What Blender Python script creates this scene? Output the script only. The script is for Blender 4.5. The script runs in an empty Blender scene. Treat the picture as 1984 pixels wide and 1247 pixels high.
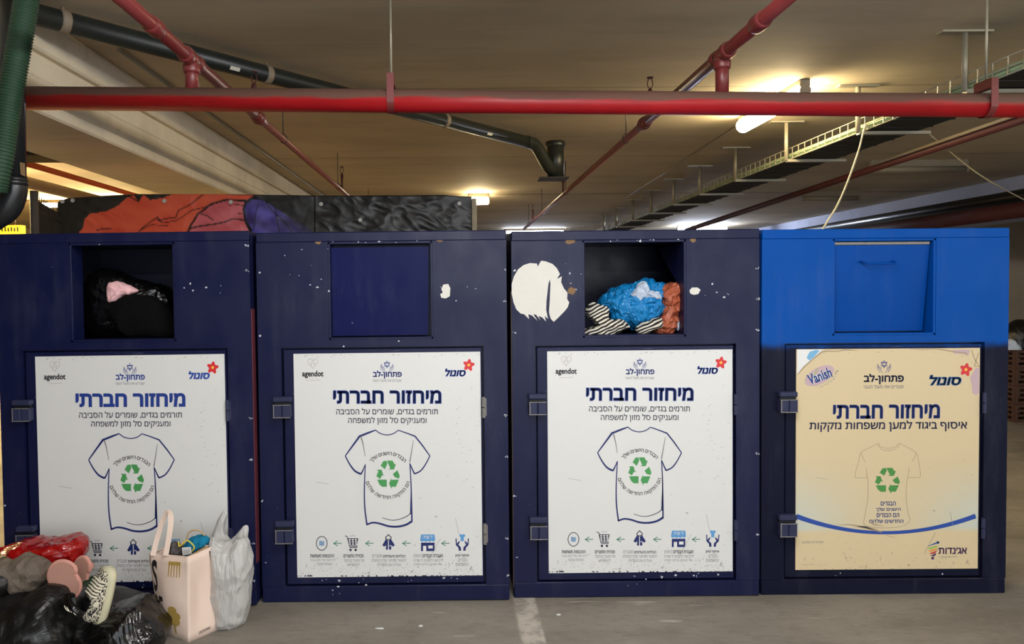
import bpy, bmesh, math, random
from mathutils import Vector, Matrix, Euler, noise
from mathutils.geometry import tessellate_polygon, delaunay_2d_cdt
random.seed(7)
SC = bpy.context.scene
C = SC.collection
PI = math.pi

# ------------------------------------------------------------------ camera
F = 1440.0; CX, CY = 882.0, 598.0            # focal length and optical axis in pixels of the 1984x1247 frame
D = 3.6; CAMZ = 1.5125
ROT = Euler((math.radians(90 - 1.5), 0, 0)).to_matrix() @ Matrix.Rotation(math.radians(-0.45), 3, 'Z')
cd = bpy.data.cameras.new('camera'); cam = bpy.data.objects.new('camera', cd); C.objects.link(cam)
cam.matrix_world = Matrix.Translation((0, -D, CAMZ)) @ ROT.to_4x4()
cd.sensor_width = 36; cd.sensor_fit = 'HORIZONTAL'; cd.lens = F / 1984 * 36
cd.shift_x = (992 - CX) / 1984; cd.shift_y = -(623.5 - CY) / 1984
cd.clip_start = 0.05; cd.clip_end = 200
SC.camera = cam

# ------------------------------------------------------------------ world, exposure
w = bpy.data.worlds.new('world'); SC.world = w; w.use_nodes = True
w.node_tree.nodes['Background'].inputs[0].default_value = (0.88, 0.93, 0.97, 1)
w.node_tree.nodes['Background'].inputs[1].default_value = 2.6
SC.view_settings.view_transform = 'Standard'; SC.view_settings.look = 'None'
SC.view_settings.gamma = 1; SC.view_settings.use_curve_mapping = False
SC.view_settings.exposure = 0.0
SC.cycles.use_denoising = True
SC.cycles.max_bounces = 8; SC.cycles.diffuse_bounces = 5
SC.cycles.sample_clamp_indirect = 6.0
KEY, FAR_A, FAR_B, FAR_C, LEFTB = 142, 100, 150, 230, 620     # lamp brightness

def ray(px, py):
    return ROT @ Vector(((px - CX) / F, -(py - CY) / F, -1))
def W(px, py, Y):
    """point of the place seen at photo pixel (px, py) at depth Y"""
    r = ray(px, py); t = (Y + D) / r.y
    return Vector((r.x * t, Y, CAMZ + r.z * t))
def WZ(px, py, Z):
    r = ray(px, py); t = (Z - CAMZ) / r.z
    return Vector((r.x * t, -D + r.y * t, Z))

# ------------------------------------------------------------------ materials
def lin(c):
    return tuple((v / 255 / 12.92 if v / 255 <= .04045 else ((v / 255 + .055) / 1.055) ** 2.4) for v in c) + (1,)
class N:
    def __init__(s, name):
        s.m = bpy.data.materials.new(name); s.m.use_nodes = True
        s.t = s.m.node_tree; s.b = s.t.nodes['Principled BSDF']
        s._co = None
    def n(s, k, **kw):
        x = s.t.nodes.new(k)
        for a, v in kw.items(): setattr(x, a, v)
        return x
    def l(s, a, b): s.t.links.new(a, b)
    def co(s, kind='Object'):
        if s._co is None: s._co = s.n('ShaderNodeTexCoord')
        return s._co.outputs[kind]
    def noise(s, scale, detail=4, rough=.55, stretch=None, rot=(0, 0, 0), dist=0, off=(0, 0, 0)):
        x = s.n('ShaderNodeTexNoise'); x.inputs['Scale'].default_value = scale
        x.inputs['Detail'].default_value = detail; x.inputs['Roughness'].default_value = rough
        x.inputs['Distortion'].default_value = dist
        mp = s.n('ShaderNodeMapping'); mp.inputs['Scale'].default_value = stretch or (1, 1, 1)
        mp.inputs['Rotation'].default_value = rot; mp.inputs['Location'].default_value = off
        s.l(s.co(), mp.inputs[0]); s.l(mp.outputs[0], x.inputs['Vector'])
        return x.outputs['Fac']
    def ramp(s, v, a, b, lo=0, hi=1):
        x = s.n('ShaderNodeMapRange', interpolation_type='SMOOTHSTEP'); s.l(v, x.inputs[0])
        for i, q in enumerate((a, b, lo, hi)): x.inputs[i + 1].default_value = q
        return x.outputs[0]
    def math(s, op, a, b=0):
        x = s.n('ShaderNodeMath', operation=op)
        for i, q in enumerate((a, b)):
            if isinstance(q, (int, float)): x.inputs[i].default_value = q
            else: s.l(q, x.inputs[i])
        return x.outputs[0]
    def mix(s, f, a, b):
        x = s.n('ShaderNodeMix', data_type='RGBA')
        for i, q in ((0, f), (6, a), (7, b)):
            if isinstance(q, (int, float)): x.inputs[i].default_value = q
            elif isinstance(q, tuple): x.inputs[i].default_value = q
            else: s.l(q, x.inputs[i])
        return x.outputs[2]
    def xyz(s):
        x = s.n('ShaderNodeSeparateXYZ'); s.l(s.co(), x.inputs[0]); return x.outputs
    def nz(s):
        g = s.n('ShaderNodeNewGeometry'); x = s.n('ShaderNodeSeparateXYZ'); s.l(g.outputs['Normal'], x.inputs[0]); return x.outputs[2]
    def bump(s, h, strength=.3, dist=.01):
        x = s.n('ShaderNodeBump'); x.inputs['Strength'].default_value = strength; x.inputs['Distance'].default_value = dist
        s.l(h, x.inputs['Height']); s.l(x.outputs[0], s.b.inputs['Normal'])
    def out(s, col, rough=.5, metal=0):
        for k, v in (('Base Color', col), ('Roughness', rough), ('Metallic', metal)):
            if isinstance(v, (int, float)) or isinstance(v, tuple): s.b.inputs[k].default_value = v
            else: s.l(v, s.b.inputs[k])
        return s.m

def plain(name, rgb, rough=.5, metal=0, var=.15, scale=8, bump=0, bscale=30):
    q = N(name); c = lin(rgb)
    d = tuple(v * (1 - var) for v in c[:3]) + (1,); e = tuple(min(1, v * (1 + var)) for v in c[:3]) + (1,)
    if bump: q.bump(q.noise(bscale, 5), bump)
    return q.out(q.mix(q.noise(scale, 4), d, e) if var else c, rough, metal)

def flat(name, rgb, rough=.55):
    q = N(name); return q.out(lin(rgb), rough)

def emit(name, rgb, strength):
    q = N(name); q.b.inputs['Emission Color'].default_value = lin(rgb); q.b.inputs['Emission Strength'].default_value = strength
    return q.out(lin(rgb), .4)

def concrete(name, rgb, scale=2.0, dirt=.35, bump=.15, joints=None, jcol=(190, 178, 150)):
    q = N(name); c = lin(rgb); d = tuple(v * (1 - dirt) for v in c[:3]) + (1,)
    col = q.mix(q.ramp(q.noise(scale, 6, .6, (.35, 1, 1)), .35, .7), c, d)
    col = q.mix(q.ramp(q.noise(scale * 6, 5, .6, (.2, 1, 1)), .55, .75, 0, .35), col, tuple(v * .55 for v in c[:3]) + (1,))
    if joints:
        y = q.xyz()[1]
        for (jy, wd, amt) in joints:
            k = q.ramp(q.math('ABSOLUTE', q.math('SUBTRACT', y, jy)), wd * .5, wd, abs(amt), 0)
            k = q.math('MULTIPLY', k, q.ramp(q.noise(1.3, 3, .5, (1, 0, 0), off=(jy * 7, 0, 0)), .3, .6, .35, 1))
            col = q.mix(k, col, lin(jcol) if amt > 0 else lin((52, 44, 36)))
    q.bump(q.noise(25, 6), bump)
    return q.out(col, .8)

def paint(name, rgb, rough=.38, chips=1.0, upper=None, spec=.27):
    """worn enamel on sheet steel"""
    q = N(name); c = lin(rgb)
    col = q.mix(q.noise(1.6, 5, .6, (1, 1, .5)), tuple(v * .85 for v in c[:3]) + (1,), tuple(v * 1.2 for v in c[:3]) + (1,))
    if upper:
        z = q.xyz()[2]
        k = q.ramp(q.math('ADD', z, q.math('MULTIPLY', q.noise(9, 3), .05)), 1.225, 1.275)
        u = lin(upper)
        col = q.mix(k, col, q.mix(q.noise(2.5, 4), tuple(v * .88 for v in u[:3]) + (1,), tuple(v * 1.12 for v in u[:3]) + (1,)))
    dust = q.ramp(q.noise(3, 6, .65, (2.5, 1, .6)), .5, .8, 0, .10)
    col = q.mix(dust, col, lin((120, 122, 135)))
    scr = q.ramp(q.noise(30, 3, .5, (.12, 1, 3), (0, .5, 0)), .73, .78, 0, .45)
    col = q.mix(q.math('MULTIPLY', scr, q.ramp(q.noise(2, 2), .5, .65)), col, lin((150, 155, 170)))
    if chips:
        ch = q.ramp(q.noise(55, 3, .5), .75, .765, 0, .8)
        ch = q.math('MULTIPLY', ch, q.ramp(q.noise(2.2, 2, .5, off=(3, 1, 7)), .5, .58, 0, chips))
        col = q.mix(ch, col, lin((205, 205, 210)))
    q.bump(q.noise(7, 3), .05, .02)
    q.b.inputs['Specular IOR Level'].default_value = spec
    return q.out(col, q.ramp(q.noise(6, 4), .3, .7, rough - .06, rough + .12))

def dusty(name, rgb, dust=(98, 80, 68), a=.25, b=.65, rough=.42, amt=.9):
    """paint that carries settled dust on its upward faces"""
    q = N(name); c = lin(rgb)
    col = q.mix(q.noise(5, 5), tuple(v * .8 for v in c[:3]) + (1,), tuple(min(1, v * 1.15) for v in c[:3]) + (1,))
    k = q.ramp(q.math('ADD', q.nz(), q.math('MULTIPLY', q.math('SUBTRACT', q.noise(7, 5, .6, (.35, 1, 1)), .5), .9)), a, b, 0, amt)
    col = q.mix(k, col, lin(dust))
    return q.out(col, q.math('ADD', q.math('MULTIPLY', k, .4), rough))

def plastic_film(name, rgb, rough=.25, bscale=9, strength=.5, var=.25, dist=.03):
    q = N(name); c = lin(rgb)
    col = q.mix(q.noise(6, 4), tuple(v * (1 - var) for v in c[:3]) + (1,), tuple(min(1, v * (1 + var)) for v in c[:3]) + (1,))
    a = q.noise(bscale, 3, .5, (1, 1, .4), (0, .7, 0), 1.6); b = q.noise(bscale * 2.2, 2, .5, (1, 1, .22), (0, .35, 0), 1.2)
    q.bump(q.math('ADD', q.math('ABSOLUTE', q.math('SUBTRACT', a, .5)), q.math('MULTIPLY', q.math('ABSOLUTE', q.math('SUBTRACT', b, .5)), .4)), strength, dist)
    return q.out(col, rough)

def cloth(name, rgb, rough=.9, bscale=14, strength=.5):
    q = N(name); c = lin(rgb)
    q.b.inputs['Specular IOR Level'].default_value = .12 if rough > .6 else .5
    q.bump(q.noise(bscale, 5, .55, (1, 1, .5), (0, .7, 0), .8), strength, .03)
    return q.out(q.mix(q.noise(10, 4), tuple(v * .8 for v in c[:3]) + (1,), tuple(min(1, v * 1.15) for v in c[:3]) + (1,)), rough)

M = {}
JOINTS = [(.37, .016, .8), (.94, .014, .75), (-.2, .012, .4), (2.0, .02, -.4), (3.25, .014, .3), (4.9, .03, -.35), (6.8, .03, .55), (8.26, .05, -.8), (11.1, .05, .6), (13.2, .05, -.5)]
M['ceiling'] = concrete('ceiling_concrete', (198, 184, 158), 1.2, .25, .08, JOINTS)
M['beam'] = concrete('beam_concrete', (226, 217, 196), 1.5, .2, .1)
M['shaded_beam'] = concrete('shade_toned_concrete', (62, 54, 46), 1.5, .2, .1)  # shade on the cross beam is put into this dark base colour
M['wall'] = concrete('wall_concrete', (150, 140, 122), .7, .25, .1)
M['wall_pale'] = concrete('pale_wall', (176, 182, 205), .7, .15, .1)
def floor_mat():
    q = N('floor_concrete'); x, y, z = q.xyz()
    c = lin((140, 133, 123)); d = lin((117, 111, 101))
    col = q.mix(q.ramp(q.noise(1.3, 7, .62, (.6, 1.6, 1)), .35, .68), d, c)
    col = q.mix(q.ramp(q.noise(7, 6, .65, (.35, 1, 1)), .52, .75, 0, .5), col, lin((96, 92, 86)))
    col = q.mix(q.ramp(q.noise(90, 3, .5), .7, .76, 0, .5), col, lin((185, 178, 165)))
    scr = q.math('MULTIPLY', q.ramp(q.noise(14, 4, .5, (.14, 1.3, 1), (0, 0, .45)), .66, .72, 0, .7), q.ramp(q.noise(1.4, 2), .48, .6))
    col = q.mix(scr, col, lin((190, 183, 170)))
    line = q.math('MULTIPLY', q.ramp(x, .262, .285), q.ramp(x, .37, .385, 1, 0))
    line = q.math('MULTIPLY', line, q.ramp(q.noise(9, 6, .7, off=(2, 5, 0)), .36, .56, .12, .75))
    col = q.mix(q.math('MULTIPLY', line, q.ramp(y, .9, 1.2, 1, 0)), col, lin((205, 197, 184)))
    col = q.mix(q.ramp(q.noise(26, 6, .7, (.5, 1.6, 1)), .5, .74, 0, .45), col, lin((74, 69, 62)))
    col = q.mix(q.ramp(q.noise(18, 6, .7, (.5, 1.4, 1), off=(4, 9, 0)), .56, .76, 0, .4), col, lin((168, 160, 148)))
    sc2 = q.math('MULTIPLY', q.ramp(q.noise(20, 3, .5, (.1, 1.6, 1), (0, 0, -.5), 0, (3, 1, 0)), .67, .7, 0, .8), q.ramp(q.noise(1.8, 2, .5, off=(7, 7, 0)), .5, .6))
    col = q.mix(sc2, col, lin((200, 194, 182)))
    q.bump(q.noise(40, 5), .2)
    return q.out(col, q.ramp(q.noise(3, 4), .3, .7, .5, .8))
M['floor'] = floor_mat()
NAVY = (17, 22, 58)
M['navy'] = paint('navy_enamel', NAVY)
M['navy_blue_top'] = paint('navy_enamel_with_bright_blue_overspray', (20, 23, 42), upper=(4, 74, 158), chips=0, spec=.09)
M['navy_flap'] = paint('navy_flap_enamel', (9, 17, 70), .34, .4, None, .12)
M['blue_flap'] = paint('bright_blue_flap_enamel', (3, 68, 150), .34, 0, None, .08)
M['inner'] = plain('dark_inside_steel', (22, 26, 48), .45)
M['inner_gloss'] = paint('dark_glossy_inside_steel', (14, 19, 38), .3, 0, None, .2)
M['chip'] = flat('bare_chipped_primer', (198, 200, 208))
M['rust'] = flat('rust_spot', (132, 104, 72), .9)
M['maroon'] = plain('maroon_painted_strip', (96, 40, 52), .5)
M['taupe'] = plain('grimy_taupe_strip', (84, 68, 66), .6)
M['hw'] = paint('worn_dark_hardware', (44, 48, 76), .4, 1.0)
M['hw_edge'] = plain('bare_worn_steel_edge', (134, 130, 126), .45, .3, .4, 60)
M['black'] = flat('black', (14, 14, 16))
M['white_residue'] = plain('off_white_glue_residue', (224, 221, 212), .75, 0, .05, 12, .1)
M['red'] = dusty('red_fire_main_enamel', (172, 22, 30), a=-.08, b=.2, rough=.4)
M['brick'] = dusty('red_brown_pipe_enamel', (112, 42, 42), (104, 78, 66), .2, .7, .38, .85)
M['copper_pipe'] = dusty('brown_pipe_enamel', (128, 76, 68), (150, 128, 112), .2, .8, .35, .6)
M['dark_red'] = plain('dark_red_pipe', (74, 30, 30), .6)
M['orange'] = plain('orange_red_pipe', (186, 82, 46), .5)
M['black_pipe'] = dusty('black_plastic_pipe', (30, 32, 34), (64, 60, 54), .3, .9, .32, .5)
M['drain'] = dusty('dark_green_grey_pipe', (33, 37, 34), (70, 66, 58), .3, .9, .4, .6)
M['hose'] = plain('green_corrugated_hose', (36, 66, 46), .5)
M['grey_pipe'] = plain('grey_pipe', (128, 116, 100), .6)
M['steel'] = plain('galvanised_steel', (158, 152, 134), .45, .3)
M['dark_steel'] = plain('dark_steel', (52, 48, 44), .5, .3)
M['tray_dark'] = plain('dark_cable_bundle', (40, 38, 34), .8, 0, .3, 20, .6, 40)
M['cable_green'] = plain('pale_green_conduit', (150, 172, 132), .5)
M['cable_white'] = flat('cream_cable', (206, 196, 166))
M['cable_dark'] = flat('dark_cable', (46, 42, 38))
M['housing'] = plain('lamp_housing', (126, 118, 104), .5)
M['label'] = flat('white_pipe_label', (205, 205, 195))
M['tarp_edge'] = plain('black_tarp_back', (34, 32, 32), .4)
M['grommet'] = flat('white_grommet', (200, 198, 190), .4)
M['post'] = plain('grey_fence_post', (96, 92, 88), .45, .3)
M['wire'] = plain('dark_fence_wire', (54, 50, 44), .5)
M['timber'] = plain('pale_weathered_board', (176, 164, 140), .8, 0, .25, 14)
M['yellow'] = emit('lit_yellow_sign_face', (255, 214, 40), 1.1)
M['sign_ink'] = flat('sign_ink', (60, 50, 20))
M['crate'] = plain('brown_plastic_crate', (76, 50, 38), .6)
M['black_film'] = plastic_film('black_bin_liner', (17, 17, 17), .36, 3.6, .4, .3, .04)
M['black_film2'] = plastic_film('shiny_black_bin_liner', (8, 8, 9), .2, 3.6, .7, .3, .05)
M['dull_film'] = plastic_film('dull_black_bin_liner', (34, 32, 31), .45, 4, .45, .3, .04)
M['red_film'] = plastic_film('glossy_red_plastic', (150, 10, 10), .17, 4.5, .5, .25, .03)
M['grey_film'] = plastic_film('pale_grey_plastic', (188, 186, 183), .3, 7, .8, .12, .03)
M['blue_film'] = plastic_film('sky_blue_plastic', (20, 128, 194), .3, 11, 1.0, .2, .03)
M['taupe_cloth'] = cloth('taupe_cloth', (112, 101, 90), .85, 7, .9)
M['black_cloth'] = cloth('black_knit', (8, 8, 9))
M['pink_cloth'] = cloth('pink_fleece', (244, 190, 192))
M['white_cloth'] = cloth('white_blue_cloth', (196, 208, 226))
M['copper_cloth'] = cloth('copper_satin', (176, 92, 62), .35, 9, .9)
M['green_cloth'] = cloth('dark_green_cloth', (40, 56, 42))
M['blue_cloth'] = cloth('teal_blue_cloth', (24, 116, 152), .7)
M['dark_cloth'] = cloth('charcoal_cloth', (62, 56, 56), .5)
def stripes():
    q = N('black_and_white_striped_knit')
    wv = q.n('ShaderNodeTexWave', wave_type='BANDS', bands_direction='Z'); wv.inputs['Scale'].default_value = 19; wv.inputs['Distortion'].default_value = 8
    wv.inputs['Detail'].default_value = 1; wv.inputs['Detail Scale'].default_value = .6
    mp = q.n('ShaderNodeMapping'); mp.inputs['Rotation'].default_value = (0, .45, 0); q.l(q.co(), mp.inputs[0]); q.l(mp.outputs[0], wv.inputs[0])
    q.bump(q.noise(16, 4), .4)
    return q.out(q.mix(q.ramp(wv.outputs['Fac'], .47, .53), lin((18, 18, 20)), lin((222, 214, 198))), .85)
M['stripes'] = stripes()
def waffle():
    q = N('pink_waffle_sole'); w1 = q.n('ShaderNodeTexBrick'); w1.inputs['Scale'].default_value = 60; w1.offset = 0
    w1.inputs['Brick Width'].default_value = .35; w1.inputs['Row Height'].default_value = .35; w1.inputs['Mortar Size'].default_value = .05
    mp = q.n('ShaderNodeMapping'); mp.inputs['Rotation'].default_value = (PI / 2, 0, .25); q.l(q.co(), mp.inputs[0]); q.l(mp.outputs[0], w1.inputs[0])
    q.bump(w1.outputs['Fac'], -.6, .004)
    return q.out(q.mix(w1.outputs['Fac'], lin((196, 150, 132)), lin((152, 108, 96))), .7)
M['waffle'] = waffle()
M['pink_foam'] = plain('pink_foam', (204, 146, 132), .7, 0, .15, 12)
def animal():
    q = N('speckled_shoe_knit'); v = q.noise(190, 3, .6, (1, 1, .5), (0, .6, 0))
    return q.out(q.mix(q.ramp(v, .47, .54), lin((30, 28, 28)), lin((216, 208, 186))), .85)
M['animal'] = animal()
M['sole'] = plain('cream_rubber_sole', (206, 200, 168), .6, 0, .1)
M['lace'] = flat('cream_lace', (222, 214, 192), .8)
M['canvas'] = plain('blush_canvas', (232, 208, 192), .8, 0, .06, 8, .08, 12)
M['kraft'] = plain('kraft_paper', (190, 156, 112), .8)
M['tote_ink'] = flat('black_bag_print', (36, 28, 28), .7)
M['gold_ink'] = flat('gold_bag_print', (176, 146, 74), .6)
M['tag_yellow'] = flat('yellow_strap', (226, 200, 70))
M['tag_white'] = flat('white_tag', (214, 214, 210))
# sign inks
INK = {'navy': (30, 58, 138), 'dark': (24, 30, 54), 'shirt': (22, 38, 102), 'green': (72, 152, 84), 'arrow': (62, 126, 102), 'grey': (138, 138, 140), 'black': (28, 28, 34),
       'light': (92, 156, 212), 'red': (214, 40, 48), 'yellow': (250, 196, 70), 'white': (232, 232, 230), 'heart': (186, 172, 172), 'deep': (18, 26, 70),
       'arc': (34, 72, 158), 'mauve': (196, 168, 176), 'teal': (66, 160, 190), 'pgreen': (70, 140, 62), 'tear': (170, 148, 118), 'tearb': (120, 178, 216), 'line': (150, 136, 112),
       'orange': (232, 150, 50), 'lime': (150, 190, 70), 'dred': (190, 50, 50), 'purple': (70, 30, 90), 'scuff': (150, 146, 140), 'chip': (26, 30, 58), 'sonolblue': (30, 84, 140)}
INK_KEYS = list(INK)
def board(name, rgb, tint=None):
    q = N(name); x, y, z = q.xyz(); c = lin(rgb)
    col = q.mix(q.noise(2.5, 4), tuple(v * .97 for v in c[:3]) + (1,), c)
    if tint:   # printed pale blue area above the arc
        k = q.math('MULTIPLY', q.ramp(z, .3, .72, 1, 0), q.ramp(q.math('ABSOLUTE', q.math('SUBTRACT', x, .62)), .05, .5, .1, .8))
        k = q.math('MULTIPLY', k, q.ramp(z, .30, .33))
        col = q.mix(k, col, lin(tint))
    low = q.ramp(z, .12, .34, 1, 0)
    sp = q.ramp(q.noise(38, 5, .65, (1, 1, .8)), .6, .68, 0, .75)
    col = q.mix(q.math('MULTIPLY', sp, q.math('ADD', q.math('MULTIPLY', low, .8), .0)), col, lin((112, 104, 92)))
    sc = q.math('MULTIPLY', q.ramp(q.noise(24, 5, .6, (.7, 1, 1.2), (0, .4, 0), 0, (5, 2, 1)), .69, .73, 0, .5), q.ramp(q.noise(2.0, 2, .5, off=(9, 0, 4)), .48, .58))
    col = q.mix(sc, col, lin((120, 116, 110)))
    return q.out(col, .42)
M['board'] = board('white_sign_board', (226, 226, 223))
M['cream'] = board('cream_sign_board', (219, 199, 158), (196, 208, 200))
for k in INK: M['ink_' + k] = flat('print_' + k, INK[k], .45)
INKS = [M['ink_' + k] for k in INK_KEYS]

# ------------------------------------------------------------------ mesh helpers
def NB(): return bmesh.new()
def mark(bm, mi=0, smooth=False):
    for f in bm.faces:
        if not f.tag: f.tag = True; f.material_index = mi; f.smooth = smooth
def box(bm, x0, x1, y0, y1, z0, z1, bev=0, mi=0, rot=None, seg=1):
    r = bmesh.ops.create_cube(bm, size=1)['verts']
    c = Vector(((x0 + x1) / 2, (y0 + y1) / 2, (z0 + z1) / 2))
    for v in r:
        v.co = Vector((v.co.x * (x1 - x0), v.co.y * (y1 - y0), v.co.z * (z1 - z0)))
        if rot: v.co = rot @ v.co
        v.co += c
    if bev:
        ed = {e for v in r for e in v.link_edges}
        bmesh.ops.bevel(bm, geom=list(ed), offset=bev, segments=seg, affect='EDGES', profile=.5)
    mark(bm, mi)
def frame_of(d):
    d = d.normalized(); a = Vector((0, 0, 1)) if abs(d.z) < .9 else Vector((1, 0, 0))
    u = d.cross(a).normalized(); return u, d.cross(u).normalized()
def tube(bm, pts, r, n=14, mi=0, cap=True, smooth=True):
    pts = [Vector(p) for p in pts]; k = len(pts); rs = r if isinstance(r, (list, tuple)) else [r] * k
    rings = []; u = None
    for i, p in enumerate(pts):
        d = (pts[min(i + 1, k - 1)] - pts[max(i - 1, 0)])
        if u is None: u, v = frame_of(d)
        else:
            d.normalize(); u = (u - d * u.dot(d)).normalized(); v = d.cross(u).normalized()
        rings.append([bm.verts.new(p + (u * math.cos(2 * PI * j / n) + v * math.sin(2 * PI * j / n)) * rs[i]) for j in range(n)])
    for a, b in zip(rings, rings[1:]):
        for j in range(n): bm.faces.new((a[j], a[(j + 1) % n], b[(j + 1) % n], b[j]))
    mark(bm, mi, smooth)
    if cap:
        bm.faces.new(rings[0][::-1]); bm.faces.new(rings[-1]); mark(bm, mi)
def smooth_path(pts, n=8):
    pts = [Vector(p) for p in pts]; out = []
    for i in range(len(pts) - 1):
        p0, p1, p2, p3 = pts[max(i - 1, 0)], pts[i], pts[i + 1], pts[min(i + 2, len(pts) - 1)]
        for k in range(n):
            t = k / n; out.append(.5 * ((2 * p1) + (p2 - p0) * t + (2 * p0 - 5 * p1 + 4 * p2 - p3) * t * t + (3 * p1 - p0 - 3 * p2 + p3) * t ** 3))
    return out + [pts[-1]]
def slab(bm, poly, f, t, mi=0):
    """poly: list of 2D points, f maps (a, b, depth) to a point; depth runs 0..t"""
    tri = tessellate_polygon([[Vector((p[0], p[1], 0)) for p in poly]])
    A = [bm.verts.new(f(p[0], p[1], 0)) for p in poly]; B = [bm.verts.new(f(p[0], p[1], t)) for p in poly]
    for a, b, c in tri:
        bm.faces.new((A[a], A[b], A[c])); bm.faces.new((B[c], B[b], B[a]))
    k = len(poly)
    for i in range(k): bm.faces.new((A[i], B[i], B[(i + 1) % k], A[(i + 1) % k]))
    mark(bm, mi)
def obj(name, bm, mats, parent=None, world=True, recalc=True):
    me = bpy.data.meshes.new(name)
    if recalc: bmesh.ops.recalc_face_normals(bm, faces=bm.faces)
    if parent is not None and world:
        p, off = parent, Vector()
        while p is not None: off += p.location; p = p.parent
        for v in bm.verts: v.co -= off
    bm.to_mesh(me); bm.free()
    for m in (mats if isinstance(mats, (list, tuple)) else [mats]): me.materials.append(m)
    o = bpy.data.objects.new(name, me); C.objects.link(o)
    if parent is not None: o.parent = parent
    return o
def tag(o, label, cat, group=None, kind=None):
    o['label'] = label; o['category'] = cat
    if group: o['group'] = group
    if kind: o['kind'] = kind
    return o
def thing(name, label, cat, loc, group=None):
    o = bpy.data.objects.new(name, None); C.objects.link(o); o.location = loc; o.empty_display_size = .1
    return tag(o, label, cat, group)
def struct(name, bm, m):
    o = obj(name, bm, m); o['kind'] = 'structure'; return o
def setlabel(o, s): o['label'] = s; return o

# ------------------------------------------------------------------ the setting
ZC = 3.0125
b = NB(); box(b, -11, 11, -7, 19, -.2, 0); struct('floor', b, M['floor'])
b = NB(); box(b, -11, 11, -7, 19, ZC, ZC + .2); struct('ceiling', b, M['ceiling'])
b = NB(); box(b, -11, 11, 19, 19.2, 0, ZC); struct('wall_back', b, M['wall_pale'])
b = NB(); box(b, 10, 10.2, -7, 19, 0, ZC); struct('wall_right', b, M['wall'])
b = NB(); box(b, -10.2, -10, -7, 19, 0, ZC); struct('wall_left', b, M['wall'])
b = NB(); box(b, -10, -1.6, -7.2, -7, 0, ZC); struct('wall_light_blocker', b, M['inner'])  # unseen wall added to block light and darken reflections at the left
# concrete beams (trim of the ceiling)
b = NB()
for (x0, x1, z0, z1) in ((-2.93, -2.23, 2.82, ZC), (-2.93, -2.265, 2.68, 2.82), (-2.93, -2.245, 2.56, 2.68), (-2.93, -2.23, 2.48, 2.56)):
    box(b, x0, x1, -7, 19, z0, z1, .012)
struct('trim_1', b, M['beam'])
b = NB(); box(b, -10, -2.94, 2.15, 2.5, 2.57, ZC, .01); struct('trim_2', b, M['shaded_beam'])
b = NB(); box(b, 7.75, 8.4, -7, 19, 2.45, ZC, .01); struct('trim_3', b, M['wall_pale'])

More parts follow.
